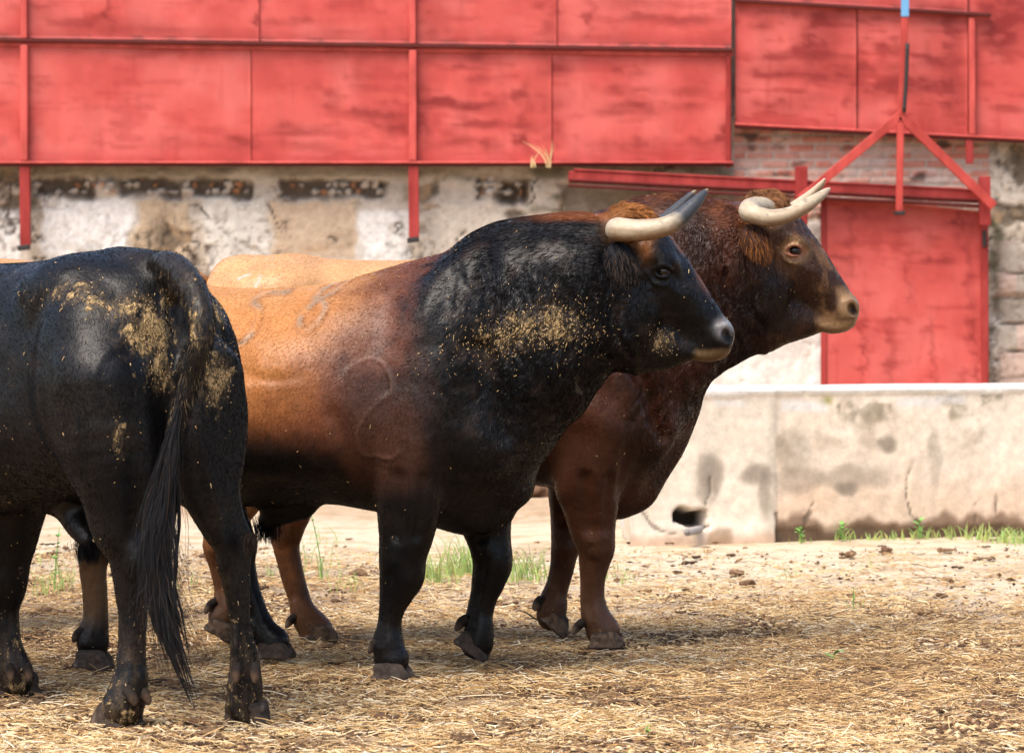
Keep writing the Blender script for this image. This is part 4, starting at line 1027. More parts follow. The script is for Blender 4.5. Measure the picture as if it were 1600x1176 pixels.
def make_bull_a():
    fr = Frame(-34, 11.34, 132)
    def leg(rows, Y0, Y1=None):
        out = []
        for i, (px, py, r) in enumerate(rows):
            Y = Y0 + ((Y1 if Y1 else Y0) - Y0) * i / (len(rows) - 1)
            rr = r * Y / FPX; out.append(list(fr.at(px, py, Y)) + [rr, rr])
        return out
    rh = leg([(320, 590, 62), (324, 650, 64), (325, 700, 60), (330, 765, 47), (347, 815, 37), (363, 845, 31), (366, 880, 25), (370, 915, 20), (373, 950, 17), (376, 985, 17), (381, 1015, 22), (386, 1045, 29), (386, 1075, 32), (386, 1098, 34)], 10.66)
    lh = leg([(165, 600, 80), (172, 690, 76), (185, 765, 62), (190, 820, 50), (198, 860, 34), (202, 890, 29), (206, 925, 26), (208, 960, 22), (207, 1000, 22), (205, 1035, 24), (204, 1062, 28), (199, 1086, 31), (192, 1103, 32)], 10.57)
    rf = leg([(40, 700, 70), (22, 780, 55), (16, 830, 46), (12, 880, 36), (10, 915, 33), (9, 950, 23), (10, 985, 22), (14, 1015, 24), (22, 1045, 29), (24, 1062, 29)], 11.5)
    lf = leg([(-150, 700, 70), (-165, 800, 50), (-168, 880, 36), (-170, 930, 32), (-172, 980, 21), (-172, 1020, 22), (-172, 1060, 27), (-172, 1080, 27)], 11.2)
    def colf(p):
        w = fbm(p[:, 0] * 20, p[:, 1] * 20, p[:, 2] * 20, 61, 3); u = fbm(p[:, 0] * 5, p[:, 1] * 5, p[:, 2] * 5, 62)
        c0 = np.tile(BLACK, (len(p), 1)); c0 = mixc(c0, (.014, .010, .008), sstep(0, .6, u + .4 * w))
        c0 = mixc(c0, (.05, .033, .025), sstep(.30, .14, p[:, 2]) * sstep(-.2, .4, w) * .7)
        return c0
    def attrs(V):
        wv = fr.l2w(V); px = 800 + wv[:, 0] / wv[:, 1] * FPX; py = HORIZ - (wv[:, 2] - CAMH) / wv[:, 1] * FPX
        rear = (V[:, 0] < -.45).astype(float); n = fbm(V[:, 0] * 9, V[:, 1] * 9, V[:, 2] * 9, 63)
        G = lambda a, b, c, d, s: np.exp(-(((px - a) / c) ** 2 + ((py - b) / d) ** 2)) * s
        m = np.maximum.reduce([G(232, 518, 44, 44, .86), G(258, 470, 16, 22, .6), G(205, 480, 55, 26, .62), G(335, 590, 28, 50, .88), G(340, 480, 22, 40, .6), G(110, 455, 60, 22, .45), G(250, 580, 30, 40, .7), G(185, 690, 16, 36, .48), G(140, 470, 30, 16, .55)])
        m = m * rear + n * .10 * (m > .15) + sstep(.50, .05, V[:, 2]) * (.30 + .15 * n) + .04
        return {'mud': m, 'dust': np.clip(.3 + .6 * n, 0, 1) * .35}
    A = lambda px, py, Y: fr.at(px, py, Y)
    def gnd(px, Y): p = fr.at(px, 700, Y); p[2] = 0; return p
    hooves = [(gnd(386, 10.70), -.74, 0., 1.05, A(384, 1046, 10.62)), (gnd(186, 10.60), .15, 0., 1.05, A(212, 1082, 10.53)), (gnd(28, 11.53), -.5, 0., 1.05, A(30, 1046, 11.42)), (gnd(-172, 11.25), 0, 0., 1.05, A(-172, 1060, 11.15))]
    def extra(c):
        c.tube([list(A(105, 775, 11.1)) + [.06, .05], list(A(122, 815, 10.98)) + [.045, .04], list(A(138, 842, 10.92)) + [.028, .028]], .05)
        c.ell(A(372, 840, 10.62), (.04, .03, .05), .03); c.ell(A(212, 868, 10.52), (.035, .03, .055), .03)
    root, V, F, N = generic_bull('black bull seen from behind with dried mud caked on its rump and tail', fr, [rh, lh, rf, lf], colf, attrs, hooves, fur=150000, seed=51, vox=.0085, extra=extra, hoofcol=(.05, .038, .03))
    # tail: dock, then a long switch of hair
    rows = [(248, 412, 17, 10.60), (264, 412, 20, 10.51), (286, 430, 22, 10.42), (306, 461, 21, 10.335), (315, 500, 19, 10.285), (312, 545, 16.5, 10.275), (300, 585, 14.5, 10.31), (287, 625, 13.5, 10.32), (276, 670, 13, 10.33), (266, 715, 11, 10.34), (260, 755, 9, 10.35), (257, 790, 6, 10.36), (256, 812, 2, 10.36)]
    T_ = catmull([list(A(a, b, Y)) + [r * Y / FPX] for a, b, r, Y in rows], 10)
    tv, tf = tube_mesh(T_, 18)
    tf = [f for f in tf]; nz = fbm(tv[:, 0] * 50, tv[:, 1] * 50, tv[:, 2] * 30, 71, 3)
    ctr = np.repeat(T_[:, :3], 18, 0); tv = ctr + (tv - ctr) * (1 + .10 * nz)[:, None]
    tm = np.clip(.32 + .5 * fbm(tv[:, 0] * 14, tv[:, 1] * 14, tv[:, 2] * 14, 72), 0, 1) * sstep(.70, .95, tv[:, 2]) * sstep(1.29, 1.22, tv[:, 2])
    tail = mesh_obj('tail', tv, tf, M_HIDE, root, col=np.tile(np.array([.014, .012, .011]), (len(tv), 1)), attrs={'mud': tm, 'dust': np.full(len(tv), .3)})
    rng = np.random.default_rng(5)
    # short hair on the dock
    n = 9000; k = rng.integers(0, len(tv), n); o = tv[k] - ctr[k]; o /= np.linalg.norm(o, axis=1, keepdims=True) + 1e-9
    cm = np.where((rng.random(n) < tm[k] * .35)[:, None], np.array([[.22, .15, .08]]), np.array([[.016, .014, .013]]))
    lock_hair(tail, tv[k] + rng.normal(0, .003, (n, 3)), np.array([0, 0, -1.]) + o * .35, .02, M_STRAND, cm, 'tail_hair', clump=.3, gravity=.2, k=4, seed=6, rad=.0005, n_clumps=200)
    # switch: locks that follow the hanging tail
    path = catmull([list(A(px_, py_, 10.30)) + [w_ * 10.3 / FPX] for px_, py_, w_ in ((284, 628, 8), (273, 672, 11), (264, 720, 15), (257, 770, 19), (251, 820, 23), (248, 870, 23), (252, 920, 21), (263, 970, 18), (277, 1020, 15), (291, 1062, 11), (308, 1112, 6))], 6)
    K = 18; n = 12000; nl = 84; m = len(path)
    la, lr = rng.random(nl) * 6.283, np.sqrt(rng.random(nl)); ls = rng.random(nl) * .55; le = np.clip(.52 + .40 * rng.random(nl), 0, 1.0); lp = rng.random((nl, 2)) * 6.28
    le[:12] = rng.uniform(.84, .97, 12); lr[12:] *= 1.15; lr[:12] *= .7; drift = rng.normal(0, .9, (nl, 2)); fq1 = rng.uniform(6, 16, (nl, 2)); am = rng.uniform(.08, .42, nl)
    own = rng.integers(0, nl, n); t0 = np.clip(ls[own] + rng.normal(0, .05, n), 0, .7); t1 = np.clip(le[own] + rng.normal(0, .02, n) - np.abs(rng.normal(0, .06, n)), .3, .998); t1 = np.maximum(t1, t0 + .15).clip(0, 1)
    oa, orr = rng.random(n) * 6.283, rng.random(n) ** .5
    pts = np.zeros((n, K, 3)); uu = np.linspace(0, 1, K)
    for j in range(K):
        t = t0 + (t1 - t0) * uu[j]; q = t * (m - 1); i0 = np.minimum(q.astype(int), m - 2); fq = (q - i0)[:, None]; c = path[i0] * (1 - fq) + path[i0 + 1] * fq; w = c[:, 3]
        env = np.minimum(1, (t - t0 + .04) / .22) if j else np.full(n, .45)
        wob = am[own] * np.sin(fq1[own, 0] * t + lp[own, 0]); wob2 = am[own] * np.cos(fq1[own, 1] * t + lp[own, 1]); dr = np.clip(t - .5, 0, 1)
        ox = (np.cos(la[own]) * lr[own] + wob + drift[own, 0] * dr) * w * env + np.cos(oa) * orr * (.0052 * (1.1 - 1.0 * uu[j]) + .0016 * np.sin(13 * t + 40 * orr))
        oy = (np.sin(la[own]) * lr[own] + wob2) * w * env * .7 + np.sin(oa) * orr * (.0052 * (1.1 - 1.0 * uu[j]) + .0016 * np.sin(13 * t + 40 * orr))
        X3 = np.stack([ox, oy, 0 * ox], 1); hx_, hy_ = np.array([fr.h[0], fr.l[0]]), np.array([fr.h[1], fr.l[1]])
        pts[:, j] = c[:, :3] + np.stack([ox * fr.h[0] + oy * fr.h[1], ox * fr.l[0] + oy * fr.l[1], 0 * ox], 1)
    R_ = np.tile(np.linspace(1, .35, K), (n, 1)) * .00055
    colr = np.where((rng.random(n) < .10)[:, None], np.array([[.04, .024, .016]]), np.array([[.007, .0065, .0075]])) * rng.uniform(.6, 1.5, (n, 1))
    fly = rng.choice(n, 700, replace=False); u3 = uu[None, :, None] ** 1.4; pts[fly] += u3 * rng.normal(0, .035, (700, 1, 3)) + np.sin(uu * 9)[None, :, None] * rng.normal(0, .006, (700, 1, 3))
    hair_obj('tail_switch', pts, R_, colr, mat_hair('switch_hair', .45, .25), tail)
    sheath_tuft(root, A(140, 848, 10.92), BLACK * 1.3, 12, 700, .05, .022)
    hk = A(392, 838, 10.60); sheath_tuft(root, hk, np.array([.03, .022, .016]), 14, 260, .05, .012)
    return root

def make_bull_d():
    fr = Frame(-330, 13.7, 180)
    x = fr.at(105, 500, 13.7)[0]          # where the rump should end
    fr.o[0] += 0
    dx = (-.985) - x; fr.o[:2] = fr.o[:2] - fr.h * dx * 1.0
    def lg(x, y, hind):
        if hind: R = [(x + .12, y * .8, .95, .17, .12), (x + .12, y, .75, .13, .10), (x + .02, y, .60, .07, .06), (x - .06, y, .50, .05, .045), (x - .04, y, .40, .038, .036), (x, y, .25, .034, .034), (x + .01, y, .15, .042, .042), (x + .04, y, .08, .044, .046)]
        else: R = [(x + .02, y, .95, .13, .10), (x, y, .70, .11, .09), (x, y, .50, .07, .065), (x, y, .40, .06, .055), (x - .01, y, .28, .038, .038), (x - .02, y, .16, .044, .044), (x + .01, y, .08, .044, .046)]
        return R
    legs = [lg(-.68, .17, 1), lg(-.72, -.17, 1), lg(.38, .2, 0), lg(.45, -.2, 0)]
    hv = [((l[-1][0] + .02, l[-1][1], 0), 0, 0, 1., (l[-2][0] - .03, l[-2][1], .13)) for l in legs]
    def colf(p):
        u = fbm(p[:, 0] * 6, p[:, 1] * 6, p[:, 2] * 6, 81)
        return mixc(mixc(np.tile(np.array([.56, .29, .12]), (len(p), 1)), (.25, .09, .035), sstep(1.1, .6, p[:, 2] + .1 * u)), (.06, .025, .015), sstep(.2, .8, p[:, 0] + .1 * u))
    root, V, F, N = generic_bull('pale tan bull whose back just shows at the left edge behind the black bull', fr, legs, colf, lambda V: {'mud': np.zeros(len(V)), 'dust': np.full(len(V), .1)}, hv, fur=20000, seed=91, vox=.012, hoofcol=(.2, .15, .1))
    tv, tf = tube_mesh(catmull([(-.93, 0, 1.29, .035), (-1.0, 0, 1.2, .03), (-1.01, 0, 1.0, .02), (-1.0, 0, .7, .014), (-1.0, 0, .5, .008)], 6), 10)
    mesh_obj('tail', tv, tf, M_HIDE, root, col=colf(tv)); root.scale = (1.012, 1.012, 1.012)
    return root

make_bull_c(); make_bull_a(); make_bull_d()
# ------------------------------------------------------------------ the corral: ground, wall, door, trough
def G2(px, py, cx, cy, rx, ry, pw=1):                      # soft elliptical patch
    return np.exp(-((((px - cx) / rx) ** 2 + ((py - cy) / ry) ** 2) ** pw))

def RECT(px, py, x0, y0, x1, y1, s=6.):                    # soft-edged rectangle
    return sstep(x0 - s, x0 + s, px) * sstep(x1 + s, x1 - s, px) * sstep(y0 - s, y0 + s, py) * sstep(y1 + s, y1 - s, py)

def grid_faces(nx, nz):
    i = np.arange(nx - 1)[:, None] * nz + np.arange(nz - 1)[None]; i = i.ravel()
    return np.stack([i, i + nz, i + nz + 1, i + 1], 1)

def box_mesh(a, b, w, h, up=(0, 0, 1)):
    """a bar from a to b, w wide (sideways), h high"""
    a, b = np.asarray(a, float), np.asarray(b, float); t = (b - a) / np.linalg.norm(b - a)
    s = np.cross(t, up); s /= np.linalg.norm(s); u = np.cross(s, t)
    V = [p + s * i * w / 2 + u * j * h / 2 for p in (a, b) for i, j in ((-1, -1), (1, -1), (1, 1), (-1, 1))]
    return V, [(0, 3, 2, 1), (4, 5, 6, 7), (0, 1, 5, 4), (1, 2, 6, 5), (2, 3, 7, 6), (3, 0, 4, 7)]

def join(parts):
    V, F = [], []
    for v, f in parts:
        n = len(V); V += [list(map(float, q)) for q in v]; F += [tuple(int(i) + n for i in q) for q in f]
    return V, F

def bevel(o, w=.004, seg=2):
    m = o.modifiers.new('bevel', 'BEVEL'); m.width = w; m.segments = seg; m.limit_method = 'ANGLE'; return o

def mat_paint(name, usecol=True, base=(.42, .045, .04)):
    s = NT(name); v = s.coord()
    col = s.attr('Col') if usecol else None
    n1 = s.noise(s.coord(scale=(1, 1, .35)), 5, 6, .65); n2 = s.noise(v, 30, 5, .7)
    if col is None:
        col = s.mix(s.ramp(n1, [(.35, 0.), (.7, 1.)]), base, tuple(min(1, b * 1.5 + .02) for b in base))
    c = s.mix(1.0, col, s.ramp(n1, [(.25, .86), (.8, 1.10)]), 'MULTIPLY')
    c = s.mix(s.ramp(n2, [(.70, 0.), (.78, .6)]), c, (.13, .05, .035))
    s.bsdf(c, .55, s.bump(n2, .15, .01), Specular_IOR_Level=.3); return s.m

def mat_wall(name, rough=.92, bd=.02, bs=.6):
    s = NT(name); v = s.coord(); n2 = s.noise(v, 18, 8, .7); n3 = s.noise(v, 3, 5, .6)
    c = s.mix(1.0, s.attr('Col'), s.ramp(n2, [(.2, .70), (.8, 1.18)]), 'MULTIPLY')
    c = s.mix(1.0, c, s.ramp(n3, [(.25, .88), (.75, 1.08)]), 'MULTIPLY')
    s.bsdf(c, rough, s.bump(n2, bs, bd), Specular_IOR_Level=.15); return s.m

M_WALL = mat_wall('old_plaster'); M_TROUGH = mat_wall('cement_render', .88, .006, .5)
M_RED = mat_paint('red_paint_sheet'); M_REDBAR = mat_paint('red_paint_bar', False, (.21, .013, .010)); M_BRACE = mat_paint('red_brace_paint', False, (.29, .028, .020))
M_MAROON = mat_plain('shaded_maroon_paint', (.085, .014, .012), .7, .2); M_POST = mat_paint('faded_red_post', False, (.36, .048, .038))  # maroon: shadow lines along rails and beam put into the colour

def make_wall():
    YW = 32.02
    xs = np.concatenate([np.linspace(-30, -11, 6, endpoint=False), np.arange(-11, -5, .045), np.arange(-5, 5, .019), np.arange(5, 11, .045), np.linspace(11, 30, 6)])
    zs = np.concatenate([np.linspace(-.1, .5, 6, endpoint=False), np.arange(.5, 3.0, .019), [3.0, 3.4, 4.2]])
    X, Z = np.meshgrid(xs, zs, indexing='ij'); px = 800 + X / YW * FPX; py = HORIZ - (Z - CAMH) / YW * FPX
    n1 = fbm(X * 1.3, Z * 1.3, 0, 101); n2 = fbm(X * 5, Z * 5, 0, 102, 5); n3 = fbm(X * 17, Z * 17, 0, 103, 3); n4 = fbm(X * 2.2 + 9, Z * 7, 0, 104, 4)
    sh = X.shape; f = lambda a: a.ravel()
    H = n1 * .03 + n2 * .022 + n3 * .006
    C = np.tile(np.array([.52, .46, .39]), (X.size, 1)); pxr, pyr = f(px + n2 * 14), f(py + n2 * 12)
    C = mixc(C, (.40, .33, .25), sstep(-.1, .5, f(n1 + .5 * n3)) * .7)
    for (a, b, c_, d, col, s_) in ((212, 312, 300, 402, (.46, .34, .22), .8), (425, 312, 560, 400, (.48, .36, .25), .85), (-60, 325, 35, 470, (.68, .66, .63), .9), (66, 312, 204, 402, (.72, .70, .67), .95), (322, 308, 418, 420, (.60, .57, .51), .85), (560, 330, 640, 430, (.70, .69, .67), .9), (655, 258, 800, 286, (.55, .52, .47), .6), (240, 262, 640, 280, (.52, .48, .42), .6), (1105, 345, 1300, 1000, (.66, .62, .56), 1.), (1266, 500, 1286, 1000, (.74, .72, .68), 1.), (1552, 500, 1578, 700, (.66, .60, .53), .9), (660, 318, 800, 420, (.52, .46, .39), .5)):
        m = f(RECT(pxr, pyr, a, b, c_, d, 5)) * s_; C = mixc(C, col, m)
        H += (RECT(px + n2 * 14, py + n2 * 12, a, b, c_, d, 5) * .012)
    smooth_ = f(np.maximum(RECT(px, py, 1105, 345, 1300, 1000, 6), .6 * RECT(px, py, 66, 312, 204, 402, 6)))
    pit = sstep(.16, .34, fbm(X * 26, Z * 26, 0, 118, 3)) * sstep(-.25, .25, n1 + .6 * n4); C = mixc(C, (.12, .09, .065), f(pit) * .55 * (1 - smooth_))
    fl = sstep(.05, .3, fbm(X * 11, Z * 11, 0, 119, 4)) * sstep(-.1, .3, n2); C = mixc(C, (.30, .23, .16), f(fl) * .45 * (1 - smooth_))
    crack = np.abs(fbm(X * 3.2, Z * 3.2, 0, 108, 5)); dk = sstep(.06, .0, crack) * sstep(-.2, .3, n1 + n2)
    pat = np.abs(fbm(X * 6, Z * 6, 0, 128, 4)); dk = np.maximum(dk, sstep(.05, .0, pat) * sstep(0, .3, n1) * .7)
    clean = f(np.maximum.reduce([RECT(px, py, 66, 312, 204, 402), RECT(px, py, 1105, 345, 1300, 1000), RECT(px, py, 330, 312, 418, 402)]))
    C = mixc(C, (.040, .030, .022), f(dk) * .95 * (1 - .8 * clean)); H -= dk * .02
    rough = sstep(.0, .30, fbm(X * 4, Z * 5, 0, 109, 5)) * np.maximum.reduce([RECT(px, py, 640, 275, 900, 400, 20), RECT(px, py, -50, 262, 60, 330, 10), RECT(px, py, 100, 395, 420, 440, 15), RECT(px, py, 1550, 225, 1700, 520, 8), RECT(px, py, 240, 345, 330, 440, 20)])
    C = mixc(C, (.10, .075, .052), f(rough) * .85); C = mixc(C, (.50, .34, .20), f(rough * sstep(.1, .4, n2)) * .7); H -= rough * .03
    C = mixc(C, (.36, .20, .09), f(sstep(.35, .6, n4) * RECT(px, py, 200, 290, 900, 420, 20)) * .5)
    # ledges where the render has fallen off and stones show
    for (a, b, c_, d) in ((52, 278, 380, 306), (432, 280, 596, 308), (742, 282, 835, 312)):
        m = RECT(px + n2 * 30, py + n2 * 12 + n3 * 3, a, b, c_, d, 5) * sstep(-.55, -.1, fbm(X * 5, Z * 5, 0, 131, 3))
        H -= m * .07; C = mixc(C, (.075, .052, .036), f(m) * .88)  # recess cut back, its dark shadow also painted into the colour
        cx = X / .075 + .6 * np.floor(Z / .06) + .9 * n2 + .5 * n1; ci = np.floor(cx); zi = np.floor(Z / .06); h1, h2 = hashf(ci, zi, ci * 0, 3), hashf(ci, zi, ci * 0, 4)
        rr_ = np.hypot((cx - ci - .5) / (.30 + .22 * h1), (Z / .06 - zi - .5 + .15 * n3) / (.30 + .2 * h2)); st = sstep(1.15, .7, rr_ + n3 * .5) * (h2 > .42) * RECT(px + n2 * 10, py, a, b + 3, c_, d - 4, 4)
        H += st * .06; C = mixc(C, (.58, .52, .45), f(st * (h1 > .25)) * .85); C = mixc(C, (.42, .20, .10), f(st * (h1 <= .25)) * .85)
    # band of brickwork under the right-hand sheets
    bm = RECT(px, py, 1146, 190, 1545, 345, 2); row = np.floor(Z / .070); fz = Z / .070 - row
    jx = fbm(X * 3, Z * 3, 0, 111, 2) * .1; bx = X / .23 + .5 * (row % 2) + jx; fx = bx - np.floor(bx)
    brick = sstep(.10, .22, fz) * sstep(.98, .86, fz) * sstep(.03, .08, fx) * sstep(.99, .94, fx)
    tone = hashf(np.floor(bx), row, row * 0, 5)
    BC = np.tile(np.array([.60, .50, .42]), (X.size, 1)); BC = mixc(BC, (.58, .20, .14), f(brick * (.45 + .55 * tone))); BC = mixc(BC, (.60, .53, .47), f(sstep(.0, .40, fbm(X * 4, Z * 9, 0, 112, 4))) * .65)
    BC = mixc(BC, (.07, .05, .04), f(sstep(.25, .5, fbm(X * 5, Z * 12, 0, 113, 4))) * .8)
    C = C * (1 - f(bm))[:, None] + BC * f(bm)[:, None]; H = H * (1 - bm) + bm * (brick * .022 - .03 + n3 * .006)
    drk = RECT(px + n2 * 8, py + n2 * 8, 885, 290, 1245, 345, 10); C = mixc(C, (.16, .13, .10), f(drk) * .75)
    mb = np.maximum(RECT(px + n2 * 12, py, 830, 255, 880, 330, 8), RECT(px + n2 * 25, py, 1548, 330, 1566, 520, 8)); C = mixc(C, (.07, .065, .03), f(mb * sstep(-.3, .2, n4)) * .85)
    # stones of the right-hand corner
    sx = RECT(px, py, 1560, 380, 1800, 620, 8); bl = np.floor(Z / .22 + .3 * n1); bz = Z / .22 + .3 * n1 - bl; bxx = X / .30 + .5 * (bl % 2); jn = sstep(.0, .07, bz) * sstep(1., .93, bz) * sstep(.0, .06, bxx - np.floor(bxx))
    C = mixc(C, (.36, .31, .26), f(sx * .8)); C = mixc(C, (.48, .36, .30), f(sx * sstep(.5, .7, hashf(np.floor(bxx), bl, bl * 0, 9)))); C = mixc(C, (.10, .08, .06), f(sx * (1 - jn)) * .8); H += sx * jn * .03
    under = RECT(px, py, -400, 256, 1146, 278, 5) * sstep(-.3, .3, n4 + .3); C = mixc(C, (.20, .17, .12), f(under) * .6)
    C = np.clip(C, .01, .9)
    V = np.stack([f(X), YW - f(H), f(Z)], 1)
    root = empty('stone_wall', (0, YW, 0)); tag(root, 'old rubble and brick wall with peeling white plaster across the back of the yard', 'wall')
    V[:, 1] -= YW; o = mesh_obj('wall_face', V, grid_faces(len(xs), len(zs)), M_WALL, root, col=C)
    W = [(-30, .22, -.1), (30, .22, -.1), (30, .8, -.1), (-30, .8, -.1), (-30, .22, 4.6), (30, .22, 4.6), (30, .8, 4.6), (-30, .8, 4.6)]
    mesh_obj('wall_core', W, [(0, 3, 2, 1), (4, 5, 6, 7), (0, 1, 5, 4), (1, 2, 6, 5), (2, 3, 7, 6), (3, 0, 4, 7)], M_WALL, root, False, col=np.tile([.4, .35, .3], (8, 1)))
    return root

PINK = np.array([.455, .070, .058]); DEEP = np.array([.27, .022, .019])
def sheet(name, root, x0, x1, top, bot, Y, stains, seed, heavy=0.0, th=.012):
    """a painted steel sheet between photo columns x0..x1; top/bot = (row at x0, row at x1)"""
    nx = max(4, int((x1 - x0) / 4)); nz = max(4, int((bot[0] - top[0]) / 4))
    u, w = np.meshgrid(np.linspace(0, 1, nx), np.linspace(0, 1, nz), indexing='ij')
    px = x0 + u * (x1 - x0); py = (1 - w) * (bot[0] + u * (bot[1] - bot[0])) + w * (top[0] + u * (top[1] - top[0]))
    a, b = px / 60., py / 60.
    n1 = fbm(a, b, 0, seed); n2 = fbm(a * 3, b * 5, 0, seed + 1, 5); n3 = fbm(a * .9, b * 6, 0, seed + 2, 4); n5 = fbm(a * 5, b * .8, 0, seed + 4, 3)
    C = np.tile(PINK, (px.size, 1)); f = lambda q: q.ravel()
    C = mixc(C, (.50, .105, .090), f(sstep(-.2, .5, n1)) * .8); C = mixc(C, (.36, .040, .033), f(sstep(.0, .6, -n1 + .3 * n2)) * .6)
    C = mixc(C, DEEP, f(sstep(.10, .5, n3 + .45 * n2)) * (.36 + heavy))
    C = mixc(C, DEEP, f(sstep(.25, .55, n5 + .3 * n2)) * (.18 + heavy * .5))
    for (cx, cy, rx, ry, s_) in stains:
        C = mixc(C, (.20, .015, .013), f(G2(px + n2 * 20, py + n2 * 8, cx, cy, rx * 1.25, ry * 1.25, 1.3) * (.65 + .6 * sstep(-.3, .4, n2 + n3))).clip(0, 1) * min(1, s_ * 1.25))
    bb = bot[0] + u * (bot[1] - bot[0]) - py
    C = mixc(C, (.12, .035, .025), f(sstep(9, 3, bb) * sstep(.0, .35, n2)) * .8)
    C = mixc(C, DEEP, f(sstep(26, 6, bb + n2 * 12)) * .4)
    H = fbm(a * .8, b * .8, 0, seed + 9, 2) * .010
    Pt = np.stack([(px - 800) / FPX * Y, np.full(px.shape, Y) - H, CAMH - (py - HORIZ) / FPX * Y], -1).reshape(-1, 3)
    F = grid_faces(nx, nz)[:, ::-1]; n = len(Pt)
    back = Pt + np.array([0, th, 0]); V = np.concatenate([Pt, back]); FF = [tuple(q) for q in F] + [tuple(q[::-1] + n) for q in F]
    ed = [(i * nz, (i + 1) * nz) for i in range(nx - 1)] + [((nx - 1) * nz + j, (nx - 1) * nz + j + 1) for j in range(nz - 1)] + [((i + 1) * nz + nz - 1, i * nz + nz - 1) for i in range(nx - 1)] + [(j + 1, j) for j in range(nz - 1)]
    FF += [(q[0], q[0] + n, q[1] + n, q[1]) for q in ed]
    return mesh_obj(name, V, FF, M_RED, root, col=np.concatenate([C, C]))

def bar(name, root, a, b, Y, w, h, mat=None, Yb=None, depth=None):
    A, B = P(a[0], a[1], Y), P(b[0], b[1], Yb or Y)
    v, f = box_mesh(A, B, w, h, up=(0, 0, 1) if abs(A[2] - B[2]) < abs(A[0] - B[0]) * 3 + .0 else (1, 0, 0))
    return bevel(mesh_obj(name, v, f, mat or M_REDBAR, root, False), .006)

def make_hoarding():
    Y = 31.80
    root = empty('steel_hoarding', (0, 0, 0)); tag(root, 'long red painted steel sheet hoarding above the plaster wall on the left', 'hoarding', 'red steel hoardings on the wall')
    st = [(150, 35, 70, 9, .5), (200, 46, 60, 6, .6), (60, 15, 30, 12, .4), (404, 20, 4, 40, .7), (170, 20, 3, 30, .6), (600, 178, 30, 10, .5), (620, 195, 26, 12, .75), (690, 162, 48, 7, .9), (735, 165, 40, 7, .8), (755, 195, 40, 6, .6), (570, 175, 22, 7, .5), (470, 202, 45, 8, .5), (515, 160, 14, 14, .5), (560, 125, 24, 22, .35), (735, 88, 18, 7, .7), (745, 126, 22, 6, .5), (725, 105, 24, 4, .5), (818, 160, 9, 30, .6), (817, 225, 9, 14, .9), (825, 198, 14, 8, .6), (865, 110, 22, 9, .7), (860, 160, 24, 14, .5), (865, 205, 16, 16, .55), (480, 228, 30, 7, .6), (380, 225, 28, 9, .6), (50, 215, 10, 20, .4), (290, 225, 50, 8, .35), (990, 115, 20, 8, .5), (985, 140, 40, 8, .5), (980, 172, 45, 9, .55), (1010, 170, 9, 9, .6), (1075, 142, 28, 6, .5), (1075, 166, 28, 6, .5), (1010, 225, 90, 8, .4), (1110, 228, 30, 9, .4), (1010, 28, 22, 8, .5), (1075, 32, 32, 7, .5), (920, 22, 6, 30, .6), (865, 25, 16, 30, .4), (1135, 215, 8, 30, .7), (670, 15, 22, 50, .5), (455, 35, 40, 5, .4), (990, 5, 40, 8, .5), (660, 190, 9, 50, .5), (700, 225, 40, 8, .5), (765, 228, 14, 8, .6)]
    r = lambda x: 61 + (x - 0) * .0140                                   # the middle rail's row
    bt = lambda x: 257 - .0 * x
    cuts = [-1300, -780, -260, 38, 392, 645, 862, 1143]
    for i, (a, b) in enumerate(zip(cuts[:-1], cuts[1:])):
        sheet('panel', root, a + .35, b - .35, (r(a) + 4, r(b) + 4), (bt(a), bt(b)), Y, st, 201 + i * 7)
    cuts = [-1300, -780, -260, 38, 405, 643, 870, 1143]
    for i, (a, b) in enumerate(zip(cuts[:-1], cuts[1:])):
        sheet('panel', root, a + .35, b - .35, (-170, -165), (r(a) - 2, r(b) - 2), Y, st, 261 + i * 7)
    bar('rail', root, (-1300, r(-1300) + 2), (1146, r(1146) + 2), Y - .035, .075, .026, M_MAROON)  # rail strip coloured dark to draw its shadow line
    bar('rail', root, (-1300, r(-1300) + 8), (1146, r(1146) + 8), Y - .012, .02, .04, M_POST)
    bar('rail', root, (-1300, 254), (1146, 254), Y - .03, .09, .018, M_POST)
    bar('rail', root, (-1300, 258), (1146, 258), Y - .015, .07, .020, M_MAROON)  # dark strip painting the shade under the sheets' bottom edge
    for x, yb in ((38, 384), (645, 372), (-560, 384), (-1150, 384)):
        bar('post', root, (x - 1, -170), (x, r(x) - 1), Y - .03, .065, .05, M_POST); bar('post', root, (x, r(x) + 9), (x, 251), Y - .04, .065, .06, M_POST)
        bar('post', root, (x + 1, 259), (x + 2, yb), Y - .0, .075, .085, None)
    bar('worn_paint', root, (37, 322), (37, 380), Y - .048, .05, .004, mat_paint('worn_white', False, (.55, .50, .48))) if 0 else None
    for x, yb in ((38, 386), (646, 374)): bar('foot_plate', root, (x - 1, yb - 3), (x, yb + 5), Y - .005, .10, .10, M_DARK)
    bar('post', root, (1138, 86), (1138, 262), Y - .02, .04, .04, M_REDBAR)
    # far side struts that carry the sheets clear of the wall
    for x in (38, 340, 645, 950, 1130): bar('bracket', root, (x, 250), (x, 249.9), Y + .02, .04, .03, None, Y + .42) if 0 else None
    return root

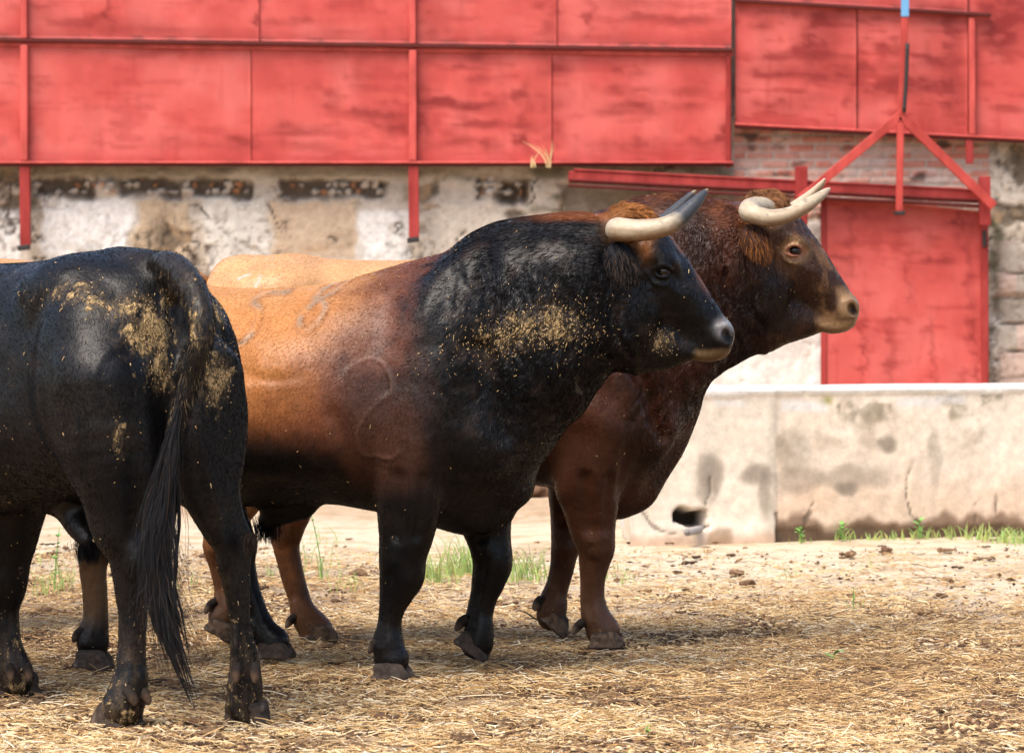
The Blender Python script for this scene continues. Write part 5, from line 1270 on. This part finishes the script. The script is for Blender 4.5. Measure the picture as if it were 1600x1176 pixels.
def make_hoarding_right():
    Y = 31.86
    root = empty('steel_hoarding', (0, 0, 0)); tag(root, 'blotched red painted steel sheet hoarding above the brickwork and door', 'hoarding', 'red steel hoardings on the wall')
    st = [(1285, 60, 26, 42, .75), (1240, 90, 60, 9, .5), (1215, 112, 40, 10, .7), (1290, 115, 40, 14, .75), (1230, 165, 45, 12, .65), (1190, 40, 18, 8, .5), (1290, 30, 30, 8, .6), (1390, 75, 30, 9, .6), (1380, 105, 45, 8, .6), (1385, 140, 45, 14, .7), (1470, 95, 38, 9, .6), (1490, 60, 12, 40, .6), (1450, 130, 40, 10, .6), (1490, 140, 14, 40, .6), (1570, 45, 35, 34, .8), (1585, 10, 40, 16, .6), (1575, 170, 16, 6, .4), (1335, 165, 10, 12, .5), (1270, 150, 30, 8, .5)]
    b = lambda x: 197 + (x - 1150) * .052
    t = lambda x: (x - 1150) * .058 + 1
    sheet('panel', root, 1149, 1338, (t(1149) + 2, t(1338) + 2), (b(1149), b(1338)), Y, st, 301, .30)
    sheet('panel', root, 1339.5, 1512, (t(1339) + 2, t(1512) + 2), (b(1339), b(1512)), Y, st, 311, .28)
    sheet('panel', root, 1513.5, 1900, (-170, -160), (b(1513), b(1900)), Y + .02, st, 321, .12)
    sheet('panel', root, 1149, 1512, (-170, -165), (t(1149) - 2, t(1512) - 2), Y, st, 331, .05)
    bar('rail', root, (1148, t(1148)), (1548, t(1548)), Y - .04, .08, .03, M_MAROON)  # rail coloured dark for its shadow line
    bar('rail', root, (1148, b(1148) - 3), (1900, b(1900) - 3), Y - .03, .08, .02, M_POST)
    bar('rail', root, (1148, b(1148) + 1), (1900, b(1900) + 1), Y - .02, .07, .026, M_MAROON)  # dark strip painting the shade along the lower edge
    bar('post', root, (1518, 28), (1519, b(1519) - 6), Y - .03, .055, .05, M_POST)
    bar('post', root, (1514, b(1514) + 3), (1515, 256), Y - .02, .06, .06)
    return root

def make_door():
    Y = 31.80
    root = empty('sliding_door', (0, 0, 0)); tag(root, 'red painted sliding metal door behind the cement trough', 'door')
    st = [(1500, 340, 5, 30, .6), (1525, 560, 4, 80, .6), (1460, 560, 4, 60, .5), (1350, 565, 3, 70, .6), (1395, 560, 6, 70, .4), (1310, 400, 20, 5, .5), (1470, 408, 18, 5, .5), (1330, 355, 5, 50, .4), (1320, 420, 12, 14, .4), (1420, 440, 3, 30, .4), (1370, 335, 60, 8, .3), (1515, 450, 5, 120, .4)]
    o = sheet('door_leaf', root, 1283, 1541, (306, 331), (676, 680), Y, st, 401, .10, .04)
    bar('door_edge', root, (1538, 331), (1539, 676), Y - .01, .05, .06)
    bar('door_edge', root, (1287, 306), (1287, 676), Y - .004, .03, .05)
    bar('handle', root, (1538, 360), (1538, 386), Y - .05, .03, .03, M_DARK)
    fr = empty('door_track', (0, 0, 0)); tag(fr, 'dark red overhead beam that carries the sliding door', 'beam')
    bar('track_beam', fr, (888, 276), (1546, 309), 31.72, .16, .095)
    bar('track_lip', fr, (888, 290), (1546, 323), 31.70, .20, .022, M_MAROON)
    bar('track_lip', fr, (888, 281), (1546, 314), 31.632, .02, .012, M_MAROON)
    bar('track_lip', fr, (896, 265.5), (1546, 298.5), 31.71, .17, .018)
    bar('post', fr, (1252, 260), (1252, 352), 31.60, .10, .10)
    bar('post', fr, (1538, 276), (1539, 352), 31.60, .10, .09)
    return root

def make_brace():
    root = empty('steel_brace', (0, 0, 0)); tag(root, 'red three legged steel brace with an upright pole above the door', 'brace')
    Y = 31.45
    bar('brace_leg', root, (1407, 181), (1250, 312), Y, .06, .075, M_BRACE)
    bar('brace_leg', root, (1407, 181), (1553, 323), Y, .06, .075, M_BRACE)
    bar('brace_leg', root, (1407, 188), (1405, 330), Y - .005, .05, .055, M_BRACE)
    bar('foot_plate', root, (1398, 333), (1413, 333), Y + .05, .16, .03, M_DARK)
    bar('upright', root, (1414, 27), (1408, 180), Y - .01, .05, .055, M_BRACE)
    bar('upright_sleeve', root, (1415, -170), (1414, 27), Y - .012, .06, .062, mat_plain('blue_paint', (.11, .30, .52), .5))
    c = empty('conduit', (0, 0, 0)); tag(c, 'thin black conduit strapped beside the pole above the door', 'conduit')
    A, B = P(1418, 68, Y - .05), P(1412.5, 176, Y - .05)
    v, f = tube_mesh(catmull([(*A, .017), (*((A + B) / 2 + np.array([.004, 0, 0])), .017), (*B, .017)], 4), 10); mesh_obj('pipe', v, f, M_DARK, c)
    return root

M_DARK = mat_plain('dark_iron', (.025, .022, .022), .6, .3)

def make_trough():
    # front face runs from A (left) to B (right), slanting away
    A = np.array([(983 - 800) / FPX * 19.2, 19.2]); B = np.array([(1780 - 800) / FPX * 20.45, 20.45])
    d = (B - A) / np.linalg.norm(B - A); nrm = np.array([d[1], -d[0]]); Ln = np.linalg.norm(B - A); TOP = .765
    rz = math.atan2(d[1], d[0]); root = empty('water_trough', (A[0], A[1], 0), rz); tag(root, 'long pale cement water trough with stained sides and a drain hole', 'trough')
    us = np.arange(0, Ln + .001, .0125); zs = np.arange(-.05, TOP + .001, .0125)
    U, Z = np.meshgrid(us, zs, indexing='ij'); wx = A[0] + U * d[0]; wy = A[1] + U * d[1]
    px = 800 + wx / wy * FPX; py = HORIZ - (Z - CAMH) / wy * FPX; f = lambda a: a.ravel()
    n1 = fbm(U * 2, Z * 2, 0, 501); n2 = fbm(U * 8, Z * 8, 0, 502, 5); n3 = fbm(U * 25, Z * 25, 0, 503, 3); n4 = fbm(U * 6, Z * 1.5, 0, 504, 4)
    X2, Y2 = px + n2 * 10, py + n2 * 8; right = sstep(1208, 1214, px)
    C = np.tile(np.array([.74, .64, .52]), (U.size, 1))
    C = mixc(C, (.60, .46, .33), f(right * sstep(-.4, .5, n1 + .4 * n2)) * .7)
    C = mixc(C, (.68, .46, .31), f(right * sstep(700, 800, Y2)) * .55)
    C = mixc(C, (.31, .25, .18), f(right * sstep(-.05, .4, n2 + .5 * n1) * sstep(740, 650, Y2)) * .7)
    C = mixc(C, (.25, .22, .15), f(right * sstep(.15, .5, n2 + .4 * n3) * sstep(690, 625, Y2)) * .7)
    C = mixc(C, (.70, .68, .64), f(RECT(X2, Y2, 1218, 624, 1290, 640, 4)) * .8); C = mixc(C, (.70, .68, .64), f(RECT(X2, Y2, 1120, 628, 1165, 637, 4)) * .7); C = mixc(C, (.66, .64, .61), f(RECT(X2, Y2, 1400, 618, 1510, 632, 5)) * .7)
    C = mixc(C, (.50, .44, .36), f(RECT(X2, Y2, 1196, 622, 1212, 850, 5)) * .6)
    for (cx, cy, rx, ry, s_) in ((1108, 735, 20, 30, .7), (1104, 765, 14, 24, .5), (1178, 740, 28, 20, .7), (1196, 775, 10, 36, .6), (1385, 692, 15, 14, .75), (1335, 745, 60, 22, .5), (1322, 762, 20, 11, .7), (1250, 750, 40, 24, .5), (1240, 700, 30, 40, .35), (1460, 720, 10, 50, .3)):
        C = mixc(C, (.24, .195, .15), f(G2(X2, Y2, cx, cy, rx, ry, 3.)) * min(1, s_ * 1.15))
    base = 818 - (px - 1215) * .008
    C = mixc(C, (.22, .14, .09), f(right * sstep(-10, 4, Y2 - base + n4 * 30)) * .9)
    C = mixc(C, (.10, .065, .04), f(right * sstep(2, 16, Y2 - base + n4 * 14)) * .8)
    C = mixc(C, (.52, .32, .20), f((1 - right) * sstep(828, 845, Y2 + n4 * 16)) * .6)
    C = mixc(C, (.30, .19, .11), f(RECT(X2, Y2, 1100, 826, 1142, 860, 5)) * .7)
    C = mixc(C, (.32, .30, .08), f(G2(X2, Y2, 1290, 622, 9, 7)) * .9)
    cr = np.full(px.shape, 99.)
    for pts in ([(1425, 722), (1420, 745), (1416, 775), (1424, 800), (1436, 822)], [(1273, 782), (1268, 795), (1258, 812), (1252, 840)], [(1110, 745), (1106, 770), (1100, 790)], [(1214, 800), (1212, 850)], [(1558, 770), (1556, 800)], [(1005, 800), (1014, 815), (1030, 828), (1054, 834)], [(1525, 785), (1524, 815)]):
        cr = np.minimum(cr, seg_dist(px + n3 * 5, py, pts))
    C = mixc(C, (.11, .08, .055), f(sstep(2.4, .5, cr + n2 * 2.5)) * .7)
    hole = RECT(px + n2 * 16, py + n2 * 14, 1060, 796, 1100, 821, 3.0)
    C = mixc(C, (.03, .022, .016), f(hole)); C = mixc(C, (.62, .60, .57), f(sstep(5.2, 1.5, np.abs((TOP - Z) * 312 - 7)) * 0))
    rim = sstep(TOP - .030, TOP - .020, Z + n2 * .012); C = mixc(C, (.70, .66, .60), f(rim))
    H = n1 * .010 + n2 * .005 + n3 * .0015 + rim * .012 - hole * .13 - sstep(3, 0, cr) * .008 + (1 - right) * .006 - right * sstep(0, 14, Y2 - base) * .015
    H += (1 - right) * sstep(.13, .02, Z) * .012
    V = np.stack([f(U), -f(H), f(Z)], 1)
    mesh_obj('trough_side', V, grid_faces(len(us), len(zs)), M_TROUGH, root, col=np.clip(C, .01, .9))
    # rim, inner sides, back wall and water
    def slab(name, x0, x1, y0, y1, z0, z1, col, uneven=0.):
        nx = max(2, int((x1 - x0) / .05)); ny = max(2, int((y1 - y0) / .05)); V = []; F = []
        xs_, ys_ = np.linspace(x0, x1, nx), np.linspace(y0, y1, ny)
        g = np.array([(x, y, z1 + uneven * float(fbm(x * 3, y * 5, 0, 509, 3).ravel()[0])) for x in xs_ for y in ys_]); V = g.tolist(); n = len(V); F = [tuple(q) for q in grid_faces(nx, ny)]
        V += [(p[0], p[1], z0) for p in g]
        ed = [(i * ny, (i + 1) * ny) for i in range(nx - 1)] + [((nx - 1) * ny + j, (nx - 1) * ny + j + 1) for j in range(ny - 1)] + [((i + 1) * ny + ny - 1, i * ny + ny - 1) for i in range(nx - 1)] + [(j + 1, j) for j in range(ny - 1)]
        F += [(a, a + n, b + n, b) for a, b in ed]
        return mesh_obj(name, V, F, M_TROUGH, root, col=np.tile(np.asarray(col), (len(V), 1)))
    wh, tn = (.70, .68, .63), (.52, .45, .37)
    slab('rim', -.0, Ln, .012, .17, TOP - .04, TOP + .004, wh, .005); slab('inner_wall', .05, Ln, .15, .168, .02, TOP - .045, tn)
    slab('rim', .52, Ln, 1.0, 1.16, .02, TOP + .004, wh, .005)
    e = slab('end_wall', .0, .15, .05, 1.1, .02, TOP + .001, tn)
    for v_ in e.data.vertices: v_.co.x += .48 * v_.co.y
    mesh_obj('water', [(.2, .17, TOP - .12), (Ln, .17, TOP - .12), (Ln, 1., TOP - .12), (.62, 1., TOP - .12)], [(0, 1, 2, 3)], mat_plain('trough_water', (.03, .04, .03), .05, .5), root)
    # drain pipe sticking out below the hole
    q = P(1098, 829, 19.15); h = lambda px_, py_, Y: (lambda w: ((w[0] - A[0]) * d[0] + (w[1] - A[1]) * d[1], -(w[0] - A[0]) * nrm[0] - (w[1] - A[1]) * nrm[1], w[2]))(P(px_, py_, Y))
    a, b = h(1096, 826, 19.42), h(1074, 831, 19.08)
    vv, ff = tube_mesh([(*a, .020), (*b, .020), (*b, .015), (*(np.array(b) * .9 + np.array(a) * .1), .015)], 14, False); mesh_obj('drain_pipe', vv, ff, mat_plain('grey_pipe', (.30, .27, .25), .6, .3), root)
    return root

def mat_ground():
    s = NT('earth'); v = s.coord(); n1 = s.noise(v, 14, 8, .7); n2 = s.noise(v, 90, 5, .7)
    c = s.mix(1.0, s.attr('Col'), s.ramp(n1, [(.25, .66), (.75, 1.22)]), 'MULTIPLY')
    c = s.mix(1.0, c, s.ramp(n2, [(.2, .75), (.8, 1.2)]), 'MULTIPLY')
    s.bsdf(c, .95, s.bump(s.math('ADD', n1, s.math('MULTIPLY', n2, .5)), .8, .02), Specular_IOR_Level=.1); return s.m

SAND = np.array([.64, .53, .38]); SOIL = np.array([.20, .125, .07])
def near_mask(X, Y):                                        # 1 where straw litter covers the soil
    n = fbm(X * .9, Y * .35, 0, 601, 3)
    return sstep(18.2, 12.8, Y + n * 2.2 + np.clip(X, -1, 2) * .35)

def make_ground():
    xs = np.concatenate([[-90, -40, -20, -10], np.linspace(-6, -2.6, 60, endpoint=False), np.arange(-2.6, 2.8, .022), np.linspace(2.8, 6, 50), [10, 20, 40, 90]])
    ys = np.concatenate([[-40, -10, 2, 6], np.linspace(7, 9, 14, endpoint=False), np.arange(9, 15, .028), np.linspace(15, 21, 150, endpoint=False), np.linspace(21, 34, 70), [45, 80, 160]])
    X, Y = np.meshgrid(xs, ys, indexing='ij'); f = lambda a: a.ravel()
    nm = near_mask(X, Y); n1 = fbm(X * 1.1, Y * 1.1, 0, 611, 3); n2 = fbm(X * 6, Y * 6, 0, 612, 4); n3 = fbm(X * 22, Y * 22, 0, 613, 3)
    Zg = n1 * .012 + n2 * (.006 + .016 * nm) + n3 * (.003 + .008 * nm) - .010
    Zg -= sstep(17.5, 19., Y) * 0
    C = np.tile(SAND, (X.size, 1))
    C = mixc(C, (.42, .27, .14), f(sstep(-.1, .4, n2 + .4 * n3)) * .55)
    C = mixc(C, (.36, .22, .12), f(sstep(.25, .55, fbm(X * 1.6, Y * .9, 0, 615, 4)) * sstep(21, 18, Y)) * .5)
    C = mixc(C, (.40, .25, .14), f(sstep(20.5, 23, Y)) * .6)
    SC_ = mixc(np.tile(SOIL, (X.size, 1)), (.42, .29, .17), f(sstep(-.2, .4, n1 * .6 + n2)) * .8)
    SC_ = mixc(SC_, (.085, .05, .03), f(sstep(-.05, .4, fbm(X * 2.3, Y * 1.6, 0, 616, 4))) * .75)
    C = C * (1 - f(nm))[:, None] + SC_ * f(nm)[:, None]
    o = mesh_obj('ground', np.stack([f(X), f(Y), f(Zg)], 1), grid_faces(len(xs), len(ys)), mat_ground(), None, col=np.clip(C, .01, .9))
    tag(o, kind='structure'); return o

def scatter_xy(n, y0, y1, rng, spread=.36, bias=1.0):
    Y = y0 + (y1 - y0) * rng.random(n) ** bias; X = (rng.random(n) * 2 - 1) * (Y * .1334 + spread); return X, Y

def make_litter():
    rng = np.random.default_rng(77)
    n = 230000; X, Y = scatter_xy(n, 9.4, 18.5, rng, .45, 1.35)
    keep = rng.random(n) < (.12 + .88 * near_mask(X, Y)) * (.10 + .90 * sstep(-.28, .30, fbm(X * 3.4, Y * 2.2, 0, 621, 4) + .10)); X, Y = X[keep], Y[keep]; n = len(X)
    a = rng.random(n) * 6.283; L = rng.gamma(1.8, .019, n) + .008; L = np.where(rng.random(n) < .035, L * 2.4, L); L = np.clip(L, .01, .20); t = rng.normal(0, .16, n)
    d = np.stack([np.cos(a) * np.cos(t), np.sin(a) * np.cos(t), np.sin(t)], 1); z = np.abs(rng.normal(0, .006, n)) + .002
    c0 = np.stack([X, Y, z], 1); bend = rng.normal(0, .045, (n, 3)) * L[:, None]
    p0 = c0 - d * L[:, None] / 2; p2 = c0 + d * L[:, None] / 2; p1 = c0 + bend
    pts = np.stack([p0, p1, p2], 1); pts[:, :, 2] = np.maximum(pts[:, :, 2], -.004)
    r = rng.uniform(.0005, .0015, n) * np.where(rng.random(n) < .06, 1.8, 1); R = np.stack([r, r, r * .7], 1)
    pal = np.array([[.70, .53, .29], [.60, .41, .19], [.44, .27, .11], [.27, .155, .07], [.80, .68, .48], [.12, .07, .04], [.52, .30, .11]])
    tone = fbm(X * 1.7, Y * 1.2, 0, 622, 3); band = sstep(10.7, 11.6, Y) * sstep(14.2, 13.0, Y)
    k = np.digitize(rng.random(n), [.22, .42, .58, .70, .84, .92])
    dkn = (.38 * band + .95 * np.clip(tone, 0, 1)) > rng.random(n); k = np.where(dkn, np.array([2, 3, 3, 5, 1, 5, 2])[k], k)
    o = hair_obj('straw', pts, R, pal[k], mat_hair('straw_stalk', .6, .3), None); tag(o, kind='stuff')
    # chaff and manure crumbs
    n = 80000; X, Y = scatter_xy(n, 9.4, 19.0, rng, .45, 1.0); w = near_mask(X, Y); keep = rng.random(n) < .07 + .93 * w; X, Y = X[keep], Y[keep]; n = len(X)
    s_ = rng.gamma(1.5, .0042, n) + .002; s_ = np.clip(s_, .002, .011); cl = sstep(-.2, .5, fbm(X * 3, Y * 2, 0, 631, 4)); s_ = s_ * (.6 + .9 * cl)
    base = np.array([[1, 0, 0], [0, 1, 0], [-1, 0, 0], [0, -1, 0], [0, 0, .7], [0, 0, -.7]], float); tri = np.array([[0, 1, 4], [1, 2, 4], [2, 3, 4], [3, 0, 4], [1, 0, 5], [2, 1, 5], [3, 2, 5], [0, 3, 5]])
    B = base[None] * s_[:, None, None] * rng.uniform(.5, 1.4, (n, 6, 1)); a = rng.random(n) * 6.28; ca, sa = np.cos(a)[:, None], np.sin(a)[:, None]
    el = rng.uniform(.5, 1.6, n)[:, None]
    Bx = B[:, :, 0] * el * ca - B[:, :, 1] * sa; By = B[:, :, 0] * el * sa + B[:, :, 1] * ca; Bz = B[:, :, 2] * rng.uniform(.3, .9, n)[:, None]
    V = np.stack([Bx + X[:, None], By + Y[:, None], Bz + (s_ * .25)[:, None]], -1).reshape(-1, 3); F = (tri[None] + (np.arange(n) * 6)[:, None, None]).reshape(-1, 3)
    pal = np.array([[.09, .05, .03], [.16, .09, .05], [.30, .18, .09], [.55, .38, .20], [.70, .52, .30]]); wv = near_mask(X, Y)
    k = np.digitize(rng.random(n) + (1 - wv) * .12, [.30, .55, .72, .88]); C = np.repeat(pal[k], 6, 0)
    VB, FB, CB = [V], [F], [C]; off = len(V)
    for kk in range(8):
        c = Clay(axis((-1.5, 1.5, .17)), axis((-1.5, 1.5, .17)), axis((-.8, 1.2, .17)))
        for j in range(5): q = rng.normal(0, .42, 3); q[2] = abs(q[2]) * .3; c.ell(q, tuple(rng.uniform(.3, .7, 3) * np.array([1, 1, .6])), .2, 0, rng.random() * 3)
        bv, bf = c.mesh(); bv = bv + vnormals(bv, bf) * (fbm(bv[:, 0] * 3, bv[:, 1] * 3, bv[:, 2] * 3, 640 + kk, 3) * .2)[:, None]; bf = np.concatenate([bf[:, [0, 1, 2]], bf[:, [0, 2, 3]]])
        m_ = 260; Xb, Yb = scatter_xy(m_, 9.5, 20, rng, .5, 1.0); kp = (fbm(Xb * 2, Yb * 1.3, 0, 650, 3) > -.25) & (rng.random(m_) < .22 + .78 * near_mask(Xb, Yb)); Xb, Yb = Xb[kp], Yb[kp]; m_ = len(Xb)
        sz = np.clip(rng.gamma(2, .0065, m_) + .005, .005, .034); a = rng.random(m_) * 6.28; ca, sa = np.cos(a)[:, None], np.sin(a)[:, None]
        W = np.stack([(bv[:, 0] * ca - bv[:, 1] * sa) * sz[:, None] + Xb[:, None], (bv[:, 0] * sa + bv[:, 1] * ca) * sz[:, None] + Yb[:, None], np.tile(bv[:, 2], (m_, 1)) * sz[:, None] * .7 + .002], -1).reshape(-1, 3)
        VB.append(W); FB.append((bf[None] + (np.arange(m_) * len(bv))[:, None, None] + off).reshape(-1, 3)); off += len(W)
        CB.append(np.repeat(np.array([[.06, .034, .02], [.11, .065, .038], [.22, .135, .07], [.15, .085, .045]])[rng.integers(0, 4, m_)], len(bv), 0))
    V, F, C = np.concatenate(VB), np.concatenate(FB), np.concatenate(CB)
    o = mesh_obj('litter', V, F, mat_col('crumb', .95, .3, 200, .1), None, False, col=C); tag(o, kind='stuff')

def blades(name, centers, rng, parent=None, mat=None, kind='stuff'):
    """centers: x y z n height spread"""
    P0, C0, RR = [], [], []
    for (x, y, z, n, h, sp, w) in centers:
        n = int(n * .42)
        r = np.abs(rng.normal(0, sp, n)); a = rng.random(n) * 6.283
        b = np.stack([x + r * np.cos(a), y + r * np.sin(a) * 1.5, np.full(n, z)], 1)
        hh = h * rng.uniform(.35, 1.1, n); lean = rng.normal(0, .30, (n, 2)); k = 5
        t = np.linspace(0, 1, k)[None, :, None]
        pts = b[:, None] + np.concatenate([lean[:, None, :] * hh[:, None, None] * t ** 1.8, hh[:, None, None] * t * (1 - .12 * t)], 2)
        P0.append(pts); RR.append(np.tile(np.array([1, 1, .9, .6, .15]) * w, (n, 1)) * rng.uniform(.6, 1.3, (n, 1)))
        c = np.array([.20, .34, .10]) * rng.uniform(.7, 1.5, (n, 1)); c[:, 0] += rng.uniform(0, .14, n); C0.append(c)
    return hair_obj(name, np.concatenate(P0), np.concatenate(RR), np.concatenate(C0), mat, parent)

def make_plants():
    rng = np.random.default_rng(31); mg = mat_hair('grass_blade', .55, .25)
    cs = []
    def g(px, py, n, h, sp, w=.0016):
        Y = FPX * CAMH / (py - HORIZ); cs.append((*P(px, py, Y)[:2], -.004, n, h, sp, w))
    for q in ((65, 930, 26, .14, .06), (85, 925, 34, .20, .07), (105, 915, 16, .12, .05), (60, 880, 14, .10, .08), (420, 905, 20, .10, .05), (500, 905, 24, .22, .05), (478, 880, 16, .16, .05), (530, 925, 18, .14, .04), (555, 915, 10, .08, .05), (512, 850, 14, .12, .06), (300, 915, 24, .08, .08), (320, 930, 20, .05, .06),
              (680, 912, 120, .17, .07), (665, 905, 70, .14, .06), (720, 898, 170, .21, .08), (735, 895, 110, .20, .06), (700, 900, 60, .11, .08), (790, 890, 30, .10, .06), (815, 905, 130, .17, .08), (840, 905, 100, .15, .07), (800, 908, 50, .09, .06), (760, 895, 40, .12, .06), (960, 905, 22, .08, .05), (975, 912, 16, .06, .04), (1330, 950, 14, .06, .02), (1215, 905, 10, .06, .03), (1240, 900, 12, .05, .05), (1360, 885, 10, .06, .03), (1300, 895, 8, .05, .04), (970, 890, 14, .08, .05)):
        g(*q)
    for q in ((1250, 846, 30, .05, .06), (1315, 842, 40, .07, .05), (1435, 840, 40, .08, .05), (1480, 840, 60, .08, .08), (1530, 842, 90, .10, .10), (1570, 846, 110, .09, .10), (1600, 848, 110, .09, .10), (1400, 842, 40, .06, .07), (1360, 843, 40, .05, .06), (1650, 850, 90, .09, .10)): g(*q, .0026)
    o = blades('grass', cs, rng, None, mg); tag(o, kind='stuff')
    # single weeds with leaves
    ml = mat_hair('weed_leaf', .6, .2)
    def weed(px, py, h, label, nl=9, leaf=.035, Y=None, group=None):
        Y = Y or FPX * CAMH / (py - HORIZ); b = P(px, py, Y); b[2] = 0
        root = empty('weed_plant', b); tag(root, label, 'weed', 'weeds growing in the yard')
        lean = rng.normal(0, .08, 2)
        st = catmull([(0, 0, -.01, .003), (lean[0] * h * .4, lean[1] * h * .4, h * .5, .0024), (lean[0] * h, lean[1] * h, h, .0012)], 5)
        v, f = tube_mesh(st, 6); mesh_obj('stem', v, f, ml, root, col=np.tile([.14, .28, .07], (len(v), 1)))
        V, F = [], []
        for i in range(nl):
            t = .15 + .85 * i / nl; q = st[int(t * (len(st) - 1)), :3]; a = i * 2.4 + rng.random(); l = leaf * rng.uniform(.7, 1.2)
            dx, dy = math.cos(a), math.sin(a); n0 = len(V)
            for s_, wd, up in ((0, .0, 0), (.3, .22, .18), (.65, .25, .28), (1, .02, .22)):
                for e in (-1, 1): V.append((q[0] + dx * l * s_ - dy * e * l * wd, q[1] + dy * l * s_ + dx * e * l * wd, q[2] + l * up * 1.4))
            for j in range(3): F.append((n0 + 2 * j, n0 + 2 * j + 1, n0 + 2 * j + 3, n0 + 2 * j + 2))
        mesh_obj('leaves', V, F, ml, root, col=np.array([.16, .36, .08]) * rng.uniform(.8, 1.3, (len(V), 1)))
    weed(1252, 846, .07, 'low leafy weed at the left end of the dark stain under the trough', 8, .04)
    weed(1316, 843, .08, 'bushy green weed against the middle of the trough base', 12, .045)
    weed(1378, 838, .17, 'tall slanting weed leaning on the trough side', 8, .06)
    weed(1436, 840, .09, 'small weed below the long crack in the trough', 9, .045)
    weed(1333, 952, .09, 'lone green sprig standing on the open sand before the trough', 6, .022)
    weed(1302, 1032, .025, 'single flat green leaf lying in the straw at the right', 3, .045)
    weed(1010, 1150, .03, 'tiny seedling in the straw near the bottom edge', 6, .022)
    weed(84, 925, .27, 'thin upright weed seen under the black bull', 14, .03)
    weed(505, 905, .30, 'tall thin stalked weed under the branded bull', 14, .025)
    # dry weeds rooted on top of the wall ledge
    for i, (px, py, h) in enumerate(((858, 262, .24), (832, 262, .16))):
        r2 = empty('dry_weed', P(px, py, 31.42)); tag(r2, ('tall straw coloured weed' if i == 0 else 'short straw coloured weed') + ' sprouting below the hoarding beside the door beam', 'dry weed')
        o = blades('stalks', [(0, 0, 0, 16 if i == 0 else 9, h, .03, .004)], rng, r2, ml)
        a = o.data.attributes['Col']; c = np.tile(np.array([.55, .40, .20, 1.], dtype=np.float32), (len(o.data.curves), 1)); a.data.foreach_set('color', c.ravel())
    # clods of dung and earth that stand out
    mc = mat_col('dung', .95, .8, 60, .1)
    for k, (px, py, r, lab) in enumerate(((1383, 860, .030, 'dark clod on the pale sand just before the trough'), (1325, 868, .034, 'flat broken clod left of the dark clod before the trough'), (1480, 862, .030, 'flat brown clod nearest the right end of the trough'), (1383, 880, .014, 'small round clod below the dark clod before the trough'), (1152, 897, .036, 'crumbled brown clod right of the brown bull'), (1170, 914, .032, 'dark flat clod lying in front of the crumbled one'), (1533, 875, .022, 'small brown clod at the right edge of the sand'), (655, 945, .018, 'small dark clod between the forelegs of the branded bull'), (560, 902, .05, 'brown heap of dung behind the branded bull'), (838, 772, .13, 'low brown mound far behind the bulls'), (1545, 1107, .03, 'dark clod in the straw at the lower right'), (770, 1010, .02, 'pale crumb of dung by the raised forehoof'))):
        Y = FPX * CAMH / (py - HORIZ); c = Clay(axis((-.2, .2, .01)), axis((-.2, .2, .01)), axis((-.1, .2, .01)))
        c.ax = [a * r / .1 for a in c.ax]
        for j in range(7): q = rng.normal(0, .5, 3) * r; q[2] = abs(q[2]) * .3; c.ell(q, (r * rng.uniform(.35, .75), r * rng.uniform(.35, .7), r * rng.uniform(.2, .38)), r * .25, rng.normal(0, .3), rng.random() * 3)
        v, fc = c.mesh(); nn = fbm(v[:, 0] / r * 3, v[:, 1] / r * 3, v[:, 2] / r * 3, 700 + k, 4); v = v + vnormals(v, fc) * (nn * r * .16)[:, None]
        w = P(px, py, Y); o = mesh_obj('clod', v, fc, mc, None, col=mixc(np.tile([.13, .075, .045], (len(v), 1)), (.30, .19, .11), sstep(0, .5, nn))); o.location = (w[0], w[1], 0.004); tag(o, lab, 'clod', 'clods scattered on the ground')
    # twig
    w = P(836, 980, 14.0); tv, tf = tube_mesh(catmull([(-.045, 0, .055, .002), (-.03, 0, .05, .003), (.0, .01, .03, .003), (.05, .0, .004, .0025), (.09, -.01, .0, .0015)], 5), 8)
    o = mesh_obj('twig', tv, tf, mat_plain('twig_bark', (.03, .018, .012), .8), None); o.location = (w[0], w[1], .003); tag(o, 'thin bent dark twig by the raised hoof of the brown bull', 'twig')

make_ground(); make_wall(); make_hoarding(); make_hoarding_right(); make_door(); make_brace(); make_trough(); make_litter(); make_plants()
